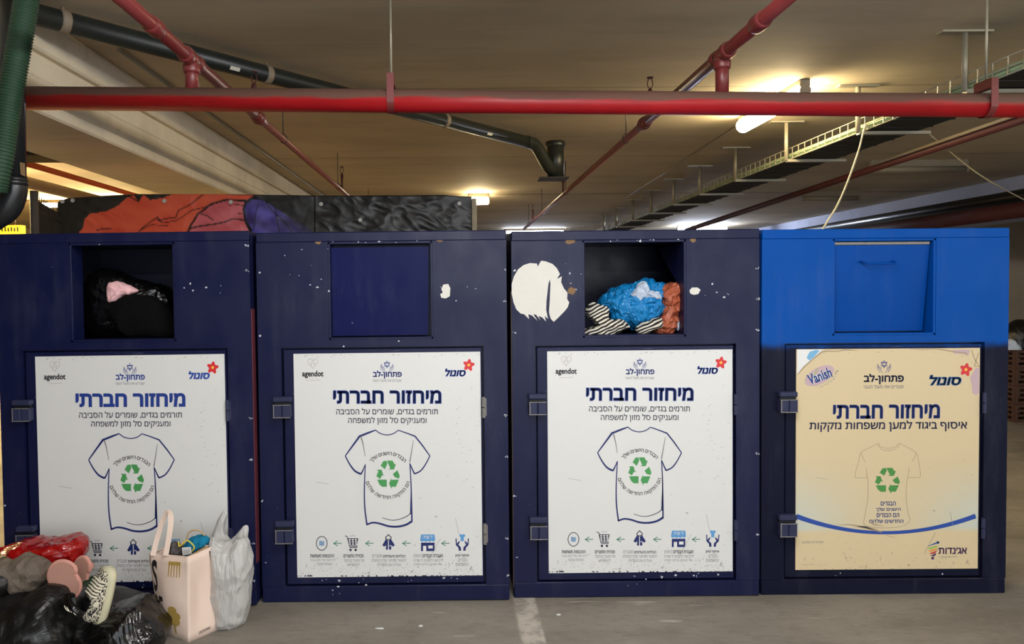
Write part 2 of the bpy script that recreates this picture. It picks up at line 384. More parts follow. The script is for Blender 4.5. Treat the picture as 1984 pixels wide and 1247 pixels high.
# ------------------------------------------------------------------ print on signs
class Print:
    """flat lettering and shapes collected into one mesh that lies on a board"""
    def __init__(s, fx, base): s.fx = fx; s.bm = NB(); s.base = base; s.layer = 0
    def put(s, px, py, lay): x, z = s.fx(px, py); return Vector((x, s.base - .0003 - .0003 * lay, z))
    def tri(s, pts, tris, ink, lay):
        vs = [s.bm.verts.new(s.put(p[0], p[1], lay)) for p in pts]
        for t in tris:
            try: s.bm.faces.new([vs[i] for i in t])
            except ValueError: pass
        mark(s.bm, 1 + INK_KEYS.index(ink))
    def fill(s, pts, ink, lay=1):
        s.tri(pts, tessellate_polygon([[Vector((p[0], p[1], 0)) for p in pts]]), ink, lay)
    def stroke(s, pts, wd, ink, lay=1, closed=False):
        P = [Vector((p[0], p[1])) for p in pts]; k = len(P); ws = wd if isinstance(wd, (list, tuple)) else [wd] * k
        L, R = [], []
        for i in range(k):
            a = P[(i - 1) % k] if (closed or i > 0) else P[i]; c = P[(i + 1) % k] if (closed or i < k - 1) else P[i]
            d1 = (P[i] - a); d2 = (c - P[i])
            if d1.length < 1e-6: d1 = d2
            if d2.length < 1e-6: d2 = d1
            d1 = d1.normalized(); d2 = d2.normalized(); n1 = Vector((-d1.y, d1.x)); n2 = Vector((-d2.y, d2.x)); m = (n1 + n2)
            m = n1 if m.length < 1e-3 else m.normalized(); q = min(2.2, 1 / max(.3, m.dot(n1))) * ws[i] / 2
            L.append(P[i] + m * q); R.append(P[i] - m * q)
        idx = range(k if closed else k - 1)
        s.tri(L + R, [(i, (i + 1) % k, k + (i + 1) % k, k + i) for i in idx], ink, lay)
    def disc(s, x, y, rx, ry, ink, lay=1, n=28): s.fill([(x + rx * math.cos(2 * PI * i / n), y + ry * math.sin(2 * PI * i / n)) for i in range(n)], ink, lay)
    def ring(s, x, y, rx, ry, wd, ink, lay=1, n=36): s.stroke([(x + rx * math.cos(2 * PI * i / n), y + ry * math.sin(2 * PI * i / n)) for i in range(n)], wd, ink, lay, True)
    def text(s, body, x0, x1, y0, y1, ink, bold=0, lay=2, shear=0, rtl=True, rot=0, res=3):
        g = glyphs(body, bold, rtl, res)
        if not g: return
        vs, ts = g
        a = min(v[0] for v in vs); bb = max(v[0] for v in vs); c = min(v[1] for v in vs); d = max(v[1] for v in vs)
        sx = (x1 - x0) / (bb - a); sy = (y1 - y0) / (d - c); out = []
        cx, cy = (x0 + x1) / 2, (y0 + y1) / 2; cr, sr = math.cos(rot), math.sin(rot)
        for v in vs:
            x = x0 + (v[0] - a) * sx; y = y1 - (v[1] - c) * sy; x += shear * (y1 - y)
            x, y = cx + (x - cx) * cr - (y - cy) * sr, cy + (x - cx) * sr + (y - cy) * cr
            out.append((x, y))
        s.tri(out, ts, ink, lay)
    def arc_text(s, body, cx, cy, r, h, a0, a1, ink, bold, outward):
        """letters set along a circle; angles in degrees, y down; first letter at a0"""
        ws = []
        for ch in body:
            g = glyphs(ch, bold, True, 3) if ch != ' ' else None
            ws.append((max(v[0] for v in g[0]) - min(v[0] for v in g[0]) + .15) if g else .3)
        tot = sum(ws); t = 0
        for ch, wd in zip(body, ws):
            ang = math.radians(a0 + (a1 - a0) * (t + wd / 2) / tot); t += wd
            if ch == ' ': continue
            vs, ts = glyphs(ch, bold, True, 3); a = min(v[0] for v in vs); bb = max(v[0] for v in vs); sc = h / .57; out = []
            for v in vs:
                x = (v[0] - (a + bb) / 2) * sc; y = (v[1] - .28) * sc
                rr = r + y if not outward else r - y
                tx, ty = -math.sin(ang), math.cos(ang)
                if outward: tx, ty = tx * -1, ty * -1
                out.append((cx + rr * math.cos(ang) + tx * x, cy + rr * math.sin(ang) + ty * x))
            s.tri(out, ts, ink, 2)
_G = {}
def glyphs(body, bold, rtl, res):
    """letter shapes as triangles: outlines filled by winding number, then fattened by a stroke round each outline"""
    key = (body, bold, rtl, res)
    if key in _G: return _G[key]
    cu = bpy.data.curves.new('lettering', 'FONT'); cu.body = body[::-1] if rtl else body
    cu.resolution_u = res; cu.fill_mode = 'NONE'
    o = bpy.data.objects.new('lettering', cu); C.objects.link(o)
    dg = bpy.context.evaluated_depsgraph_get(); ev = o.evaluated_get(dg); me = ev.to_mesh()
    co = [Vector((v.co.x, v.co.y)) for v in me.vertices]; nx_ = {}
    for e in me.edges:
        i, j = e.vertices
        nx_.setdefault(i, []).append(j); nx_.setdefault(j, []).append(i)
    ev.to_mesh_clear(); bpy.data.objects.remove(o); bpy.data.curves.remove(cu)
    seen = set(); loops = []
    for i in range(len(co)):
        if i in seen or i not in nx_: continue
        lp = [i]; seen.add(i); cur = min(nx_[i])
        while cur not in seen: lp.append(cur); seen.add(cur); q = [k for k in nx_[cur] if k not in seen]; cur = min(q) if q else i
        L_ = [co[k] for k in lp]; L_ = [p for n_, p in enumerate(L_) if (p - L_[n_ - 1]).length > 1e-5]
        if len(L_) > 2: loops.append(L_)
    if not loops: _G[key] = None; return None
    verts = []; tris = []
    groups = []                                   # overlapping loops are filled together
    for L_ in loops:
        bb = [min(p.x for p in L_), max(p.x for p in L_), min(p.y for p in L_), max(p.y for p in L_)]; hit = [g for g in groups if not (g[0][1] < bb[0] or g[0][0] > bb[1] or g[0][3] < bb[2] or g[0][2] > bb[3])]
        ls = [L_]
        for g in hit: groups.remove(g); ls = g[1] + ls; bb = [min(bb[0], g[0][0]), max(bb[1], g[0][1]), min(bb[2], g[0][2]), max(bb[3], g[0][3])]
        groups.append((bb, ls))
    for bb, ls in groups:
        pv = []; pe = []
        for L_ in ls:
            k = len(pv); n_ = len(L_); pv += L_; pe += [(k + i, k + (i + 1) % n_) for i in range(n_)]
        ov, oe, of, *_ = delaunay_2d_cdt(pv, pe, [], 0, 1e-6)
        base = len(verts); keep = []
        for f in of:
            c = sum((ov[i] for i in f), Vector((0, 0))) / len(f); wn = 0
            for L_ in ls:
                for i in range(len(L_)):
                    p, q = L_[i - 1], L_[i]
                    if p.y <= c.y < q.y and (q - p).cross(c - p) > 0: wn += 1
                    elif q.y <= c.y < p.y and (q - p).cross(c - p) < 0: wn -= 1
            if wn: keep.append(tuple(base + i for i in f))
        verts += [(v.x, v.y) for v in ov]; tris += keep
        if bold:
            for L_ in ls:
                n_ = len(L_); base = len(verts); A_ = []; B_ = []
                for i in range(n_):
                    d1 = (L_[i] - L_[i - 1]).normalized(); d2 = (L_[(i + 1) % n_] - L_[i]).normalized(); n1 = Vector((-d1.y, d1.x)); n2 = Vector((-d2.y, d2.x)); m = n1 + n2
                    m = n1 if m.length < .05 else m.normalized(); q = min(1.7, 1 / max(.3, m.dot(n1))) * bold
                    A_.append(L_[i] + m * q); B_.append(L_[i] - m * q)
                verts += [(v.x, v.y) for v in A_ + B_]; tris += [(base + i, base + (i + 1) % n_, base + n_ + (i + 1) % n_, base + n_ + i) for i in range(n_)]
    _G[key] = (verts, tris)
    return _G[key]

RECYCLE = [[(528, 478), (560, 425), (592, 420), (606, 455), (578, 520)], [(598, 420), (665, 420), (688, 462), (704, 456), (682, 522), (618, 522), (640, 508)],
           [(485, 525), (540, 525), (556, 578), (572, 590), (546, 590), (522, 632), (480, 600), (502, 542)], [(490, 640), (600, 640), (600, 722), (545, 722), (515, 695)],
           [(722, 530), (748, 595), (738, 628), (692, 612), (668, 575)], [(650, 623), (652, 642), (738, 640), (705, 722), (660, 722), (655, 745), (625, 685)]]
def flower(p, x, y, r, rot=0):
    pts = []
    for i in range(60):
        a = 2 * PI * i / 60 + rot; k = .8 + .2 * math.cos(5 * (a - rot))
        pts.append((x + r * k * math.sin(a), y - r * k * math.cos(a) * (1.12 if math.cos(a) < 0 else 1)))
    p.fill(pts, 'red', 1); st = []
    for i in range(20):
        a = 2 * PI * i / 20 + rot; st.append((x + r * (.34 if i % 4 == 0 else .2) * math.sin(a), y + r * .02 - r * (.34 if i % 4 == 0 else .2) * math.cos(a)))
    p.fill(st, 'yellow', 2)
def heart(x, y, w, h):
    return [(x + w / 2 * math.sin(t) ** 3, y - h / 2 * (13 * math.cos(t) - 5 * math.cos(2 * t) - 2 * math.cos(3 * t) - math.cos(4 * t) + 2.5) / 15.5) for t in [2 * PI * i / 40 for i in range(40)]]
def star_hands(p, x, y, s, ink='navy', lw=1.0):
    for k in (0, 1):
        p.stroke([(x + s * .62 * math.sin(PI * k + 2 * PI * i / 3), y - s * .62 * math.cos(PI * k + 2 * PI * i / 3) * 1.1) for i in range(3)], lw * .8, ink, 1, True)
    p.stroke(heart(x, y + s * .03, s * .85, s * .8), lw * 1.25, ink, 2, True)
    for d in (-1, 1):
        p.stroke([(x + d * s * a, y + s * c) for a, c in ((.22, 1.5), (.42, 1.15), (.8, .85), (1.02, .35), (1.12, .0), (.98, .1), (.9, .5), (.62, .75))], lw * .8, ink, 1)
        p.stroke([(x + d * s * a, y + s * c) for a, c in ((.68, 1.5), (.75, 1.2), (1.1, .85), (1.22, .3))], lw * .8, ink, 1)
        p.stroke([(x + d * s * a, y + s * c) for a, c in ((.5, .95), (.52, .7), (.72, .45))], lw * .8, ink, 1)
def wear_marks(p, x0, x1, yb, yt, amt):
    rr = random.Random(11)
    for k in range(int(150 * amt)):                        # scuffs low on the board
        x = rr.uniform(x0, x1); y = yb - abs(rr.gauss(0, 14)); l = rr.uniform(.6, 4); d = rr.uniform(-.5, .5)
        p.stroke([(x, y), (x + l * .6, y + l * d), (x + l, y + l * d * .4)], [.25, rr.uniform(.4, 1.0), .25], rr.choice(('scuff', 'scuff', 'line', 'grey')), 3)
    for k in range(int(45 * amt)):                         # chipped lower edge
        x = rr.uniform(x0, x1 - 5); w_ = rr.uniform(1.5, 7)
        p.fill([(x, yb + 3.6), (x + w_ * .2, yb + 3 - rr.uniform(.4, 2.4)), (x + w_ * .6, yb + 2.6 - rr.uniform(.2, 2)), (x + w_, yb + 3.6)], 'chip', 3)
    for k in range(int(26 * amt)):
        x = rr.uniform(x0, x1 - 5); y = yt + 4 + (x - x0) * -.008 + abs(rr.gauss(0, 3)); p.stroke([(x, y), (x + rr.uniform(1, 5), y + rr.uniform(-.6, .6))], rr.uniform(.4, .9), 'scuff', 3)
    for k in range(int(40 * amt)):                         # marks towards the right side
        x = x1 - 6 - abs(rr.gauss(0, 45)); y = rr.uniform(yt + 60, yb - 50); p.stroke([(x, y), (x + rr.uniform(1, 5), y + rr.uniform(-1, 1))], rr.uniform(.3, .8), 'scuff', 3)
    for (xa, ya, xb, yb_) in ((.86, 320, .88, 352), (.72, 400, .78, 360), (.1, 250, .17, 254)): p.stroke([(x0 + xa * (x1 - x0), yt + ya), (x0 + xb * (x1 - x0), yt + yb_)], .6, 'scuff', 3)
def white_sign():
    fx = lambda px, py: (.17 + (px - 1060 - (py - 682) * 8 / 435) / 400, 1.2075 - (py - 684 + (px - 1060) * 4 / 362) / 400)
    p = Print(fx, .003); T = p.text
    Q = lambda zx, zy: (1140 + zx / 5.938, 820 + zy / 5.938)
    R = lambda zx, zy: (1050 + zx / 5.087, 670 + zy / 5.087)
    I = lambda zx, zy: (1050 + zx / 5.087, 1020 + zy / 5.087)
    # heart mark and name
    p.stroke(heart(1097.5, 703, 19, 21), .8, 'heart', 1, True)
    p.stroke([(1094, 708), (1096, 698), (1099.5, 697), (1101, 708)], .7, 'heart'); p.stroke([(1092, 703.5), (1103, 702)], .7, 'heart')
    T('agendot', 1077, 1118, 716.5, 731, 'black', .03, rtl=False)
    p.stroke([(1084, 735), (1112, 734.6)], .7, 'heart')
    star_hands(p, 1240.5, 704.5, 10.5, 'navy', .95)
    T('פתחון-לב', 1213.5, 1269, 716.5, 732, 'navy', .034)
    T('שוברים את מעגל העוני', 1213, 1268.5, 732.5, 738, 'grey', .004)
    T('סונול', 1350, 1391, 712.5, 728, 'arc', .05, shear=.22)
    flower(p, 1398, 705.5, 11.5, .15)
    # title
    T('מיחזור חברתי', 1136.5, 1346, 754, 780.5, 'navy', .04)
    T('תורמים בגדים, שומרים על הסביבה', 1143, 1339, 788.5, 803, 'dark', .008)
    T('ומעניקים סל מזון למשפחה', 1166, 1317, 805.6, 821.5, 'dark', .008)
    # T-shirt
    z = lambda *pp: [Q(*a) for a in pp]
    def curve(pts, wd, ink='shirt', n=6): 
        q = smooth_path([(a[0], a[1], 0) for a in pts], n); k = len(q); wd = tuple(v * 1.25 for v in wd) if isinstance(wd, tuple) else wd * 1.25
        if isinstance(wd, tuple): wd = [wd[0] + (wd[1] - wd[0]) * i / (k - 1) for i in range(k)]
        p.stroke([(v.x, v.y) for v in q], wd, ink)
    p.stroke(z((470, 68), (390, 98), (285, 140), (205, 250), (122, 366)), [2.25, 3.75, 4.0, 3.25, 2.12], 'shirt')
    curve(z((122, 366), (175, 465), (235, 540), (302, 575)), (1.7, 3.2)); p.stroke(z((302, 578), (330, 522), (354, 462)), [3.25, 2.25, 1.5], 'shirt')
    curve(z((353, 470), (343, 700), (347, 950), (374, 1166)), (1.4, 2.4))
    curve(z((370, 1160), (440, 1138), (520, 1148), (620, 1178), (720, 1184), (820, 1163), (893, 1120)), (2.6, 3.4), n=8)
    curve(z((890, 1128), (888, 1000), (882, 800), (876, 640), (864, 450)), (2.4, 1.5))
    p.fill(z((876, 520), (888, 1000), (884, 1050), (868, 1030), (874, 800)), 'shirt', 1)
    curve(z((865, 455), (890, 515), (918, 574)), (1.4, 2.4)); curve(z((916, 574), (985, 540), (1040, 470), (1094, 366)), (2.4, 1.6))
    p.stroke(z((1094, 368), (1010, 250), (922, 140), (830, 105), (730, 70)), [2.0, 2.62, 2.75, 2.25, 1.88], 'shirt')
    curve(z((470, 68), (520, 105), (595, 124), (670, 110), (730, 70)), 1.5)
    curve(z((302, 150), (325, 230), (350, 370)), (2.4, .8), 'grey'); curve(z((903, 185), (885, 300), (862, 440)), (.8, 2.0), 'grey')
    curve(z((550, 1080), (650, 1108), (740, 1100), (830, 1065), (872, 1030)), (.8, 1.3), 'dark')
    for q in RECYCLE: p.fill(z(*q), 'green', 1)
    cx, cy = Q(612, 600)
    p.arc_text('הבגדים הישנים שלך', cx, cy, 262 / 5.938, 5.7, -40, -140, 'black', .012, False)
    p.arc_text('הם התקווה החדשה שלהם', cx, cy, 246 / 5.938, 5.7, 14, 166, 'black', .012, True)
    # row of pictograms
    i = lambda *pp: [I(*a) for a in pp]
    x, y = I(333, 162); p.ring(x, y, 10.5, 13.4, 1.4, 'dark'); T('₪', x - 4.6, x + 4.6, y - 4.4, y + 4.4, 'light', .02, rtl=False)
    for ax in (450, 765, 1130, 1515):
        p.stroke(i((ax + 4, 163), (ax + 78, 161)), 1.5, 'arrow'); p.stroke(i((ax + 40, 138), (ax, 163), (ax + 40, 188)), 1.5, 'arrow')
    p.stroke(i((562, 88), (584, 96), (606, 192), (686, 192)), 1.4, 'dark'); p.fill(i((588, 112), (692, 112), (680, 182), (604, 182)), 'dark', 1)
    for k in range(3):
        for j in range(3):
            ux = 598 + k * 30 + j * 2; uy = 120 + j * 21; p.fill(i((ux, uy), (ux + 21 - j, uy), (ux + 20 - j, uy + 14), (ux + 1, uy + 14)), 'white', 2)
    p.stroke(i((606, 205), (684, 203)), 1.5, 'dark')
    for wx in (617, 667): x, y = I(wx, 228); p.disc(x, y, 2.3, 2.4, 'dark')
    for (a, c) in (((616, 80), (622, 96)), ((638, 76), (638, 94)), ((660, 80), (654, 96))): p.stroke(i(a, c), .7, 'navy')
    p.stroke(i((965, 118), (962, 105), (990, 76), (1018, 105), (1015, 118), (990, 130)), 1.7, 'dark', 1, True)
    p.fill(i((964, 122), (986, 136), (986, 225), (965, 225), (968, 180), (950, 196), (930, 182)), 'shirt'); p.fill(i((1016, 122), (994, 136), (996, 225), (1018, 225), (1018, 180), (1034, 196), (1054, 182)), 'shirt')
    p.fill(i((1002, 180), (1012, 180), (1012, 192), (1002, 192)), 'white', 2)
    p.fill(i((1312, 75), (1444, 75), (1452, 134), (1432, 146), (1414, 136), (1396, 150), (1378, 138), (1360, 150), (1340, 138), (1322, 148), (1302, 134)), 'light')
    T('יד שנייה', *(I(1330, 0)[0], I(1425, 0)[0], I(0, 86)[1], I(0, 118)[1]), 'white', .01)
    p.fill(i((1312, 156), (1446, 156), (1446, 240), (1312, 240)), 'shirt'); p.fill(i((1332, 188), (1364, 188), (1364, 241), (1332, 241)), 'white', 2); p.fill(i((1384, 184), (1428, 184), (1428, 214), (1384, 214)), 'white', 2)
    p.fill(i((1688, 78), (1704, 70), (1718, 78), (1732, 70), (1748, 80), (1742, 102), (1734, 98), (1734, 142), (1702, 142), (1702, 98), (1694, 102)), 'light')
    for d in (-1, 1):
        h = [(1718 + d * a, c) for a, c in ((66, 115), (56, 115), (52, 165), (30, 140), (22, 148), (38, 178), (14, 200), (10, 236), (34, 236), (36, 208), (62, 180))]
        p.fill(i(*h), 'shirt')
    cap = [(('ההכנסות משמשות', 218, 455), ('לרכישת סלי מזון עבור', 215, 470), ('משפחות נזקקות', 285, 435)),
           (('מכירת התוצרים', 548, 745), ('של מפעל המחזור', 548, 752), ('לתעשייה', 600, 705)),
           (('הבלויים והעודפים', 940, 1158), ('למפעל המחזור שלנו המשלב', 825, 1165), ('עובדים עם מוגבלויות', 880, 1115)),
           (('העברת הבגדים', 1330, 1528), ('לרכישה לחנויות יד שנייה', 1240, 1528), ('של הארגון ברחבי הארץ', 1240, 1520)),
           (('איסוף ומיון', 1650, 1785), ('הבגדים', 1680, 1765), ('המשומשים', 1655, 1782))]
    for col in cap:
        for k, (s, a, c) in enumerate(col):
            yy = (288, 330, 373)[k]; (xa, ya), (xb, yb) = I(a, yy - 16), I(c, yy + 15)
            T(s, xa, xb, ya, yb, 'dark' if k == 0 else 'grey', .02 if k == 0 else .002, res=2)
    for s, a, c in (('מועברים', 830, 928), ('הראויים', 1240, 1320)): T(s, I(a, 0)[0], I(c, 0)[0], I(0, 272)[1], I(0, 302)[1], 'grey', .002, res=2)
    wear_marks(p, 1068, 1424, 1113, 682, 1)
    box(p.bm, .17, 1.07, .003, .0075, .12, 1.2075, 0, 0)
    return p.bm
def cream_sign():
    fx = lambda px, py: (.17 + (px - 1543 - (py - 678) * 5 / 434) / 400, 1.2075 - (py - 678.5 + (px - 1543) / 360) / 400)
    p = Print(fx, .003); T = p.text
    A = lambda zx, zy: (1540 + zx / 5.221, 670 + zy / 5.221); B = lambda zx, zy: (1540 + zx / 4.618, 850 + zy / 4.618)
    a = lambda *pp: [A(*q) for q in pp]; bb = lambda *pp: [B(*q) for q in pp]
    # torn older layer along the top corners
    p.fill(a((25, 45), (290, 45), (200, 130), (90, 225), (25, 300)), 'white', 1); p.fill(a((25, 100), (90, 55), (60, 200), (25, 250)), 'mauve', 0)
    p.fill(a((120, 130), (150, 70), (215, 50), (250, 60), (200, 120), (150, 160)), 'tearb', 2)
    p.stroke(a((30, 300), (95, 225), (190, 140), (270, 75), (330, 62), (420, 66), (520, 52), (640, 60)), [1.5, 3, 2.4, 3, 2.2, 1.6, 2.2, .8], 'tear', 3)
    p.stroke(a((1160, 45), (1300, 50), (1440, 46), (1560, 66), (1640, 80), (1740, 92), (1760, 120)), [.8, 1.6, 1.4, 2.4, 2, 2.4, 1], 'tear', 2)
    p.fill(a((1600, 62), (1780, 55), (1770, 115), (1700, 98), (1620, 96)), 'mauve', 1); p.fill(a((1790, 345), (1840, 250), (1880, 240), (1885, 500), (1850, 520), (1815, 500), (1810, 420)), 'mauve', 1)
    p.stroke(a((1800, 60), (1830, 150), (1880, 230), (1830, 225), (1870, 90)), 1.4, 'tear', 2)
    # oval cleaner logo
    ov = [(255 + 160 * math.cos(t) * math.cos(.5) + 82 * math.sin(t) * math.sin(.5), 312 - 160 * math.cos(t) * math.sin(.5) + 82 * math.sin(t) * math.cos(.5)) for t in [2 * PI * k / 40 for k in range(40)]]
    p.fill([A(*q) for q in ov], 'mauve', 1); p.stroke([A(*q) for q in ov[5:26]], 1.2, 'heart', 2)
    x0, y0 = A(133, 262); x1, y1 = A(378, 372); T('Vanish', x0, x1, y0, y1, 'white', .07, lay=3, rtl=False, rot=-.36); T('Vanish', x0, x1, y0, y1, 'arc', .02, lay=4, rtl=False, rot=-.36)
    p.stroke(a((192, 318), (222, 262), (240, 232)), [1.6, 1.4, .5], 'lime', 5)
    for k in range(46):
        t = random.uniform(.3, 2.0); rr = random.uniform(1.02, 1.3); x, y = A(255 + 170 * rr * math.cos(t) * math.cos(.5) + 88 * rr * math.sin(t) * math.sin(.5), 318 - 165 * rr * math.cos(t) * math.sin(.5) + 92 * rr * math.sin(t) * math.cos(.5)); p.disc(x, y, .7, .7, 'grey', 1, 8)
    star_hands(p, A(911, 198)[0], A(911, 200)[1], 11.5, 'navy', .95)
    T('פתחון-לב', A(707, 0)[0], A(1115, 0)[0], A(0, 298)[1], A(0, 405)[1], 'deep', .034)
    T('שוברים את מעגל העוני', A(707, 0)[0], A(1115, 0)[0], A(0, 408)[1], A(0, 448)[1], 'grey', .006)
    T('סונול', A(1355, 0)[0], A(1690, 0)[0], A(0, 312)[1], A(0, 422)[1], 'sonolblue', .055, shear=.25)
    flower(p, *A(1745, 258), 12.5, .2)
    T('מיחזור חברתי', A(398, 0)[0], A(1490, 0)[0], A(0, 610)[1], A(0, 757)[1], 'navy', .036)
    T('איסוף ביגוד למען משפחות נזקקות', A(160, 0)[0], A(1770, 0)[0], A(0, 775)[1], A(0, 890)[1], 'deep', .018)
    def curve(pts, wd, ink, n=6):
        q = smooth_path([(v[0], v[1], 0) for v in pts], n); p.stroke([(v.x, v.y) for v in q], wd, ink)
    for pts in (((765, 65), (700, 95), (612, 145), (590, 230), (560, 360), (600, 375), (676, 372)), ((612, 145), (630, 190), (652, 232)), ((663, 285), (668, 350), (680, 400), (682, 560), (660, 700), (645, 790)),
                ((955, 60), (1030, 100), (1110, 150), (1135, 230), (1153, 360), (1110, 375), (1040, 370)), ((1105, 145), (1098, 190), (1072, 230)), ((1050, 285), (1042, 350), (1030, 420), (1028, 560), (1050, 700), (1065, 765), (1000, 815), (850, 832), (700, 820), (645, 790)),
                ((765, 65), (775, 95), (810, 122), (860, 128), (910, 118), (950, 90), (958, 55)), ((770, 62), (790, 92), (860, 108), (930, 90), (945, 65))):
        curve(bb(*pts), .75, 'line')
    for q in RECYCLE: p.fill([(1700.7 + (x - 480) / 270 * 49.4, 911.7 + (y - 420) / 325 * 50.5) for x, y in q], 'pgreen', 1)
    for s, x0, x1, y in (('הבגדים', 798, 935, 610), ('הישנים שלך', 755, 980, 662), ('הם הבגדים', 764, 968, 716), ('החדשים שלהם', 700, 1008, 768)):
        T(s, B(x0, 0)[0], B(x1, 0)[0], B(0, y - 19)[1], B(0, y + (24 if 'ך' in s else 18))[1], 'navy', .016)
    arc = [B(36 + t * 1624 / 30, 720 + (875 - 720) * (1 - ((36 + t * 1624 / 30 - 850) / 815) ** 2) + 5 * (t > 15) * (t - 15) / 15) for t in range(31)]
    p.stroke(arc, [9.5 - 3 * math.sin(PI * t / 30) for t in range(31)], 'arc')
    p.stroke(bb((420, 800), (520, 798), (600, 815), (680, 830), (760, 850), (820, 872)), [.6, 1.5, 3.4, 5, 4, .8], 'tear', 3); p.stroke(bb((590, 815), (660, 822), (740, 848)), [.6, 3, .8], 'black', 4)
    p.stroke(bb((690, 770), (740, 800), (830, 815)), [.6, 2.5, .6], 'tear', 3)
    p.stroke(bb((850, 900), (930, 920)), 1, 'tear', 2); p.stroke(bb((470, 1050), (505, 1140)), .7, 'scuff', 2)
    # agency mark
    p.stroke(bb((1235, 1000), (1330, 965)), [1, 3.2], 'arc', 1); p.fill(bb((1310, 955), (1340, 960), (1328, 985)), 'arc', 1)
    for k, (c, x0, x1, y) in enumerate((('lime', 1232, 1322, 1012), ('orange', 1238, 1316, 1036), ('dred', 1250, 1312, 1058), ('purple', 1262, 1306, 1078))): p.stroke(bb((x0, y + 9), (x0 + 30, y + 6), (x1, y - 12)), [1.2, 3.6, 2.6], c, 1)
    p.disc(*B(1279, 1110), 2.8, 2.8, 'purple')
    T('אג׳נדות', B(1330, 0)[0], B(1588, 0)[0], B(0, 1015)[1], B(0, 1074)[1], 'purple', .02)
    p.stroke(bb((1335, 1100), (1505, 1098)), .9, 'grey', 1)
    T('להורדת כל הפרטים', B(96, 0)[0], B(286, 0)[0], B(0, 945)[1], B(0, 970)[1], 'grey', .002)
    p.stroke(bb((95, 1165), (210, 1160)), .6, 'scuff', 1)
    wear_marks(p, 1550, 1898, 1110, 680, .3)
    box(p.bm, .17, 1.065, .003, .0075, .1225, 1.2075, 0, 0)
    return p.bm

# ------------------------------------------------------------------ clothing bins
BW, BH, BD = 1.2, 1.79, 1.1
HOLE = (.343, .846, 1.272, 1.743)
def chips(bm, spots, mi):
    for (x, z, s, n) in spots:
        for _ in range(n):
            cx, cz = x + random.uniform(-s, s), z + random.uniform(-s, s) * .5; r = random.choice((.0025, .003, .004, .006))
            k = random.randint(5, 7)
            vs = [bm.verts.new((cx + r * random.uniform(.4, 1.4) * math.cos(2 * PI * i / k), -.0004, cz + r * random.uniform(.4, 1.2) * math.sin(2 * PI * i / k))) for i in range(k)]
            bm.faces.new(vs)
        mark(bm, mi)
def blob(bm, cx, cz, rx, rz, mi, y=-.0006, n=22, jag=.25):
    vs = [bm.verts.new((cx + rx * random.uniform(1 - jag, 1 + jag) * math.cos(2 * PI * i / n), y, cz + rz * random.uniform(1 - jag, 1 + jag) * math.sin(2 * PI * i / n))) for i in range(n)]
    bm.faces.new(vs); mark(bm, mi)
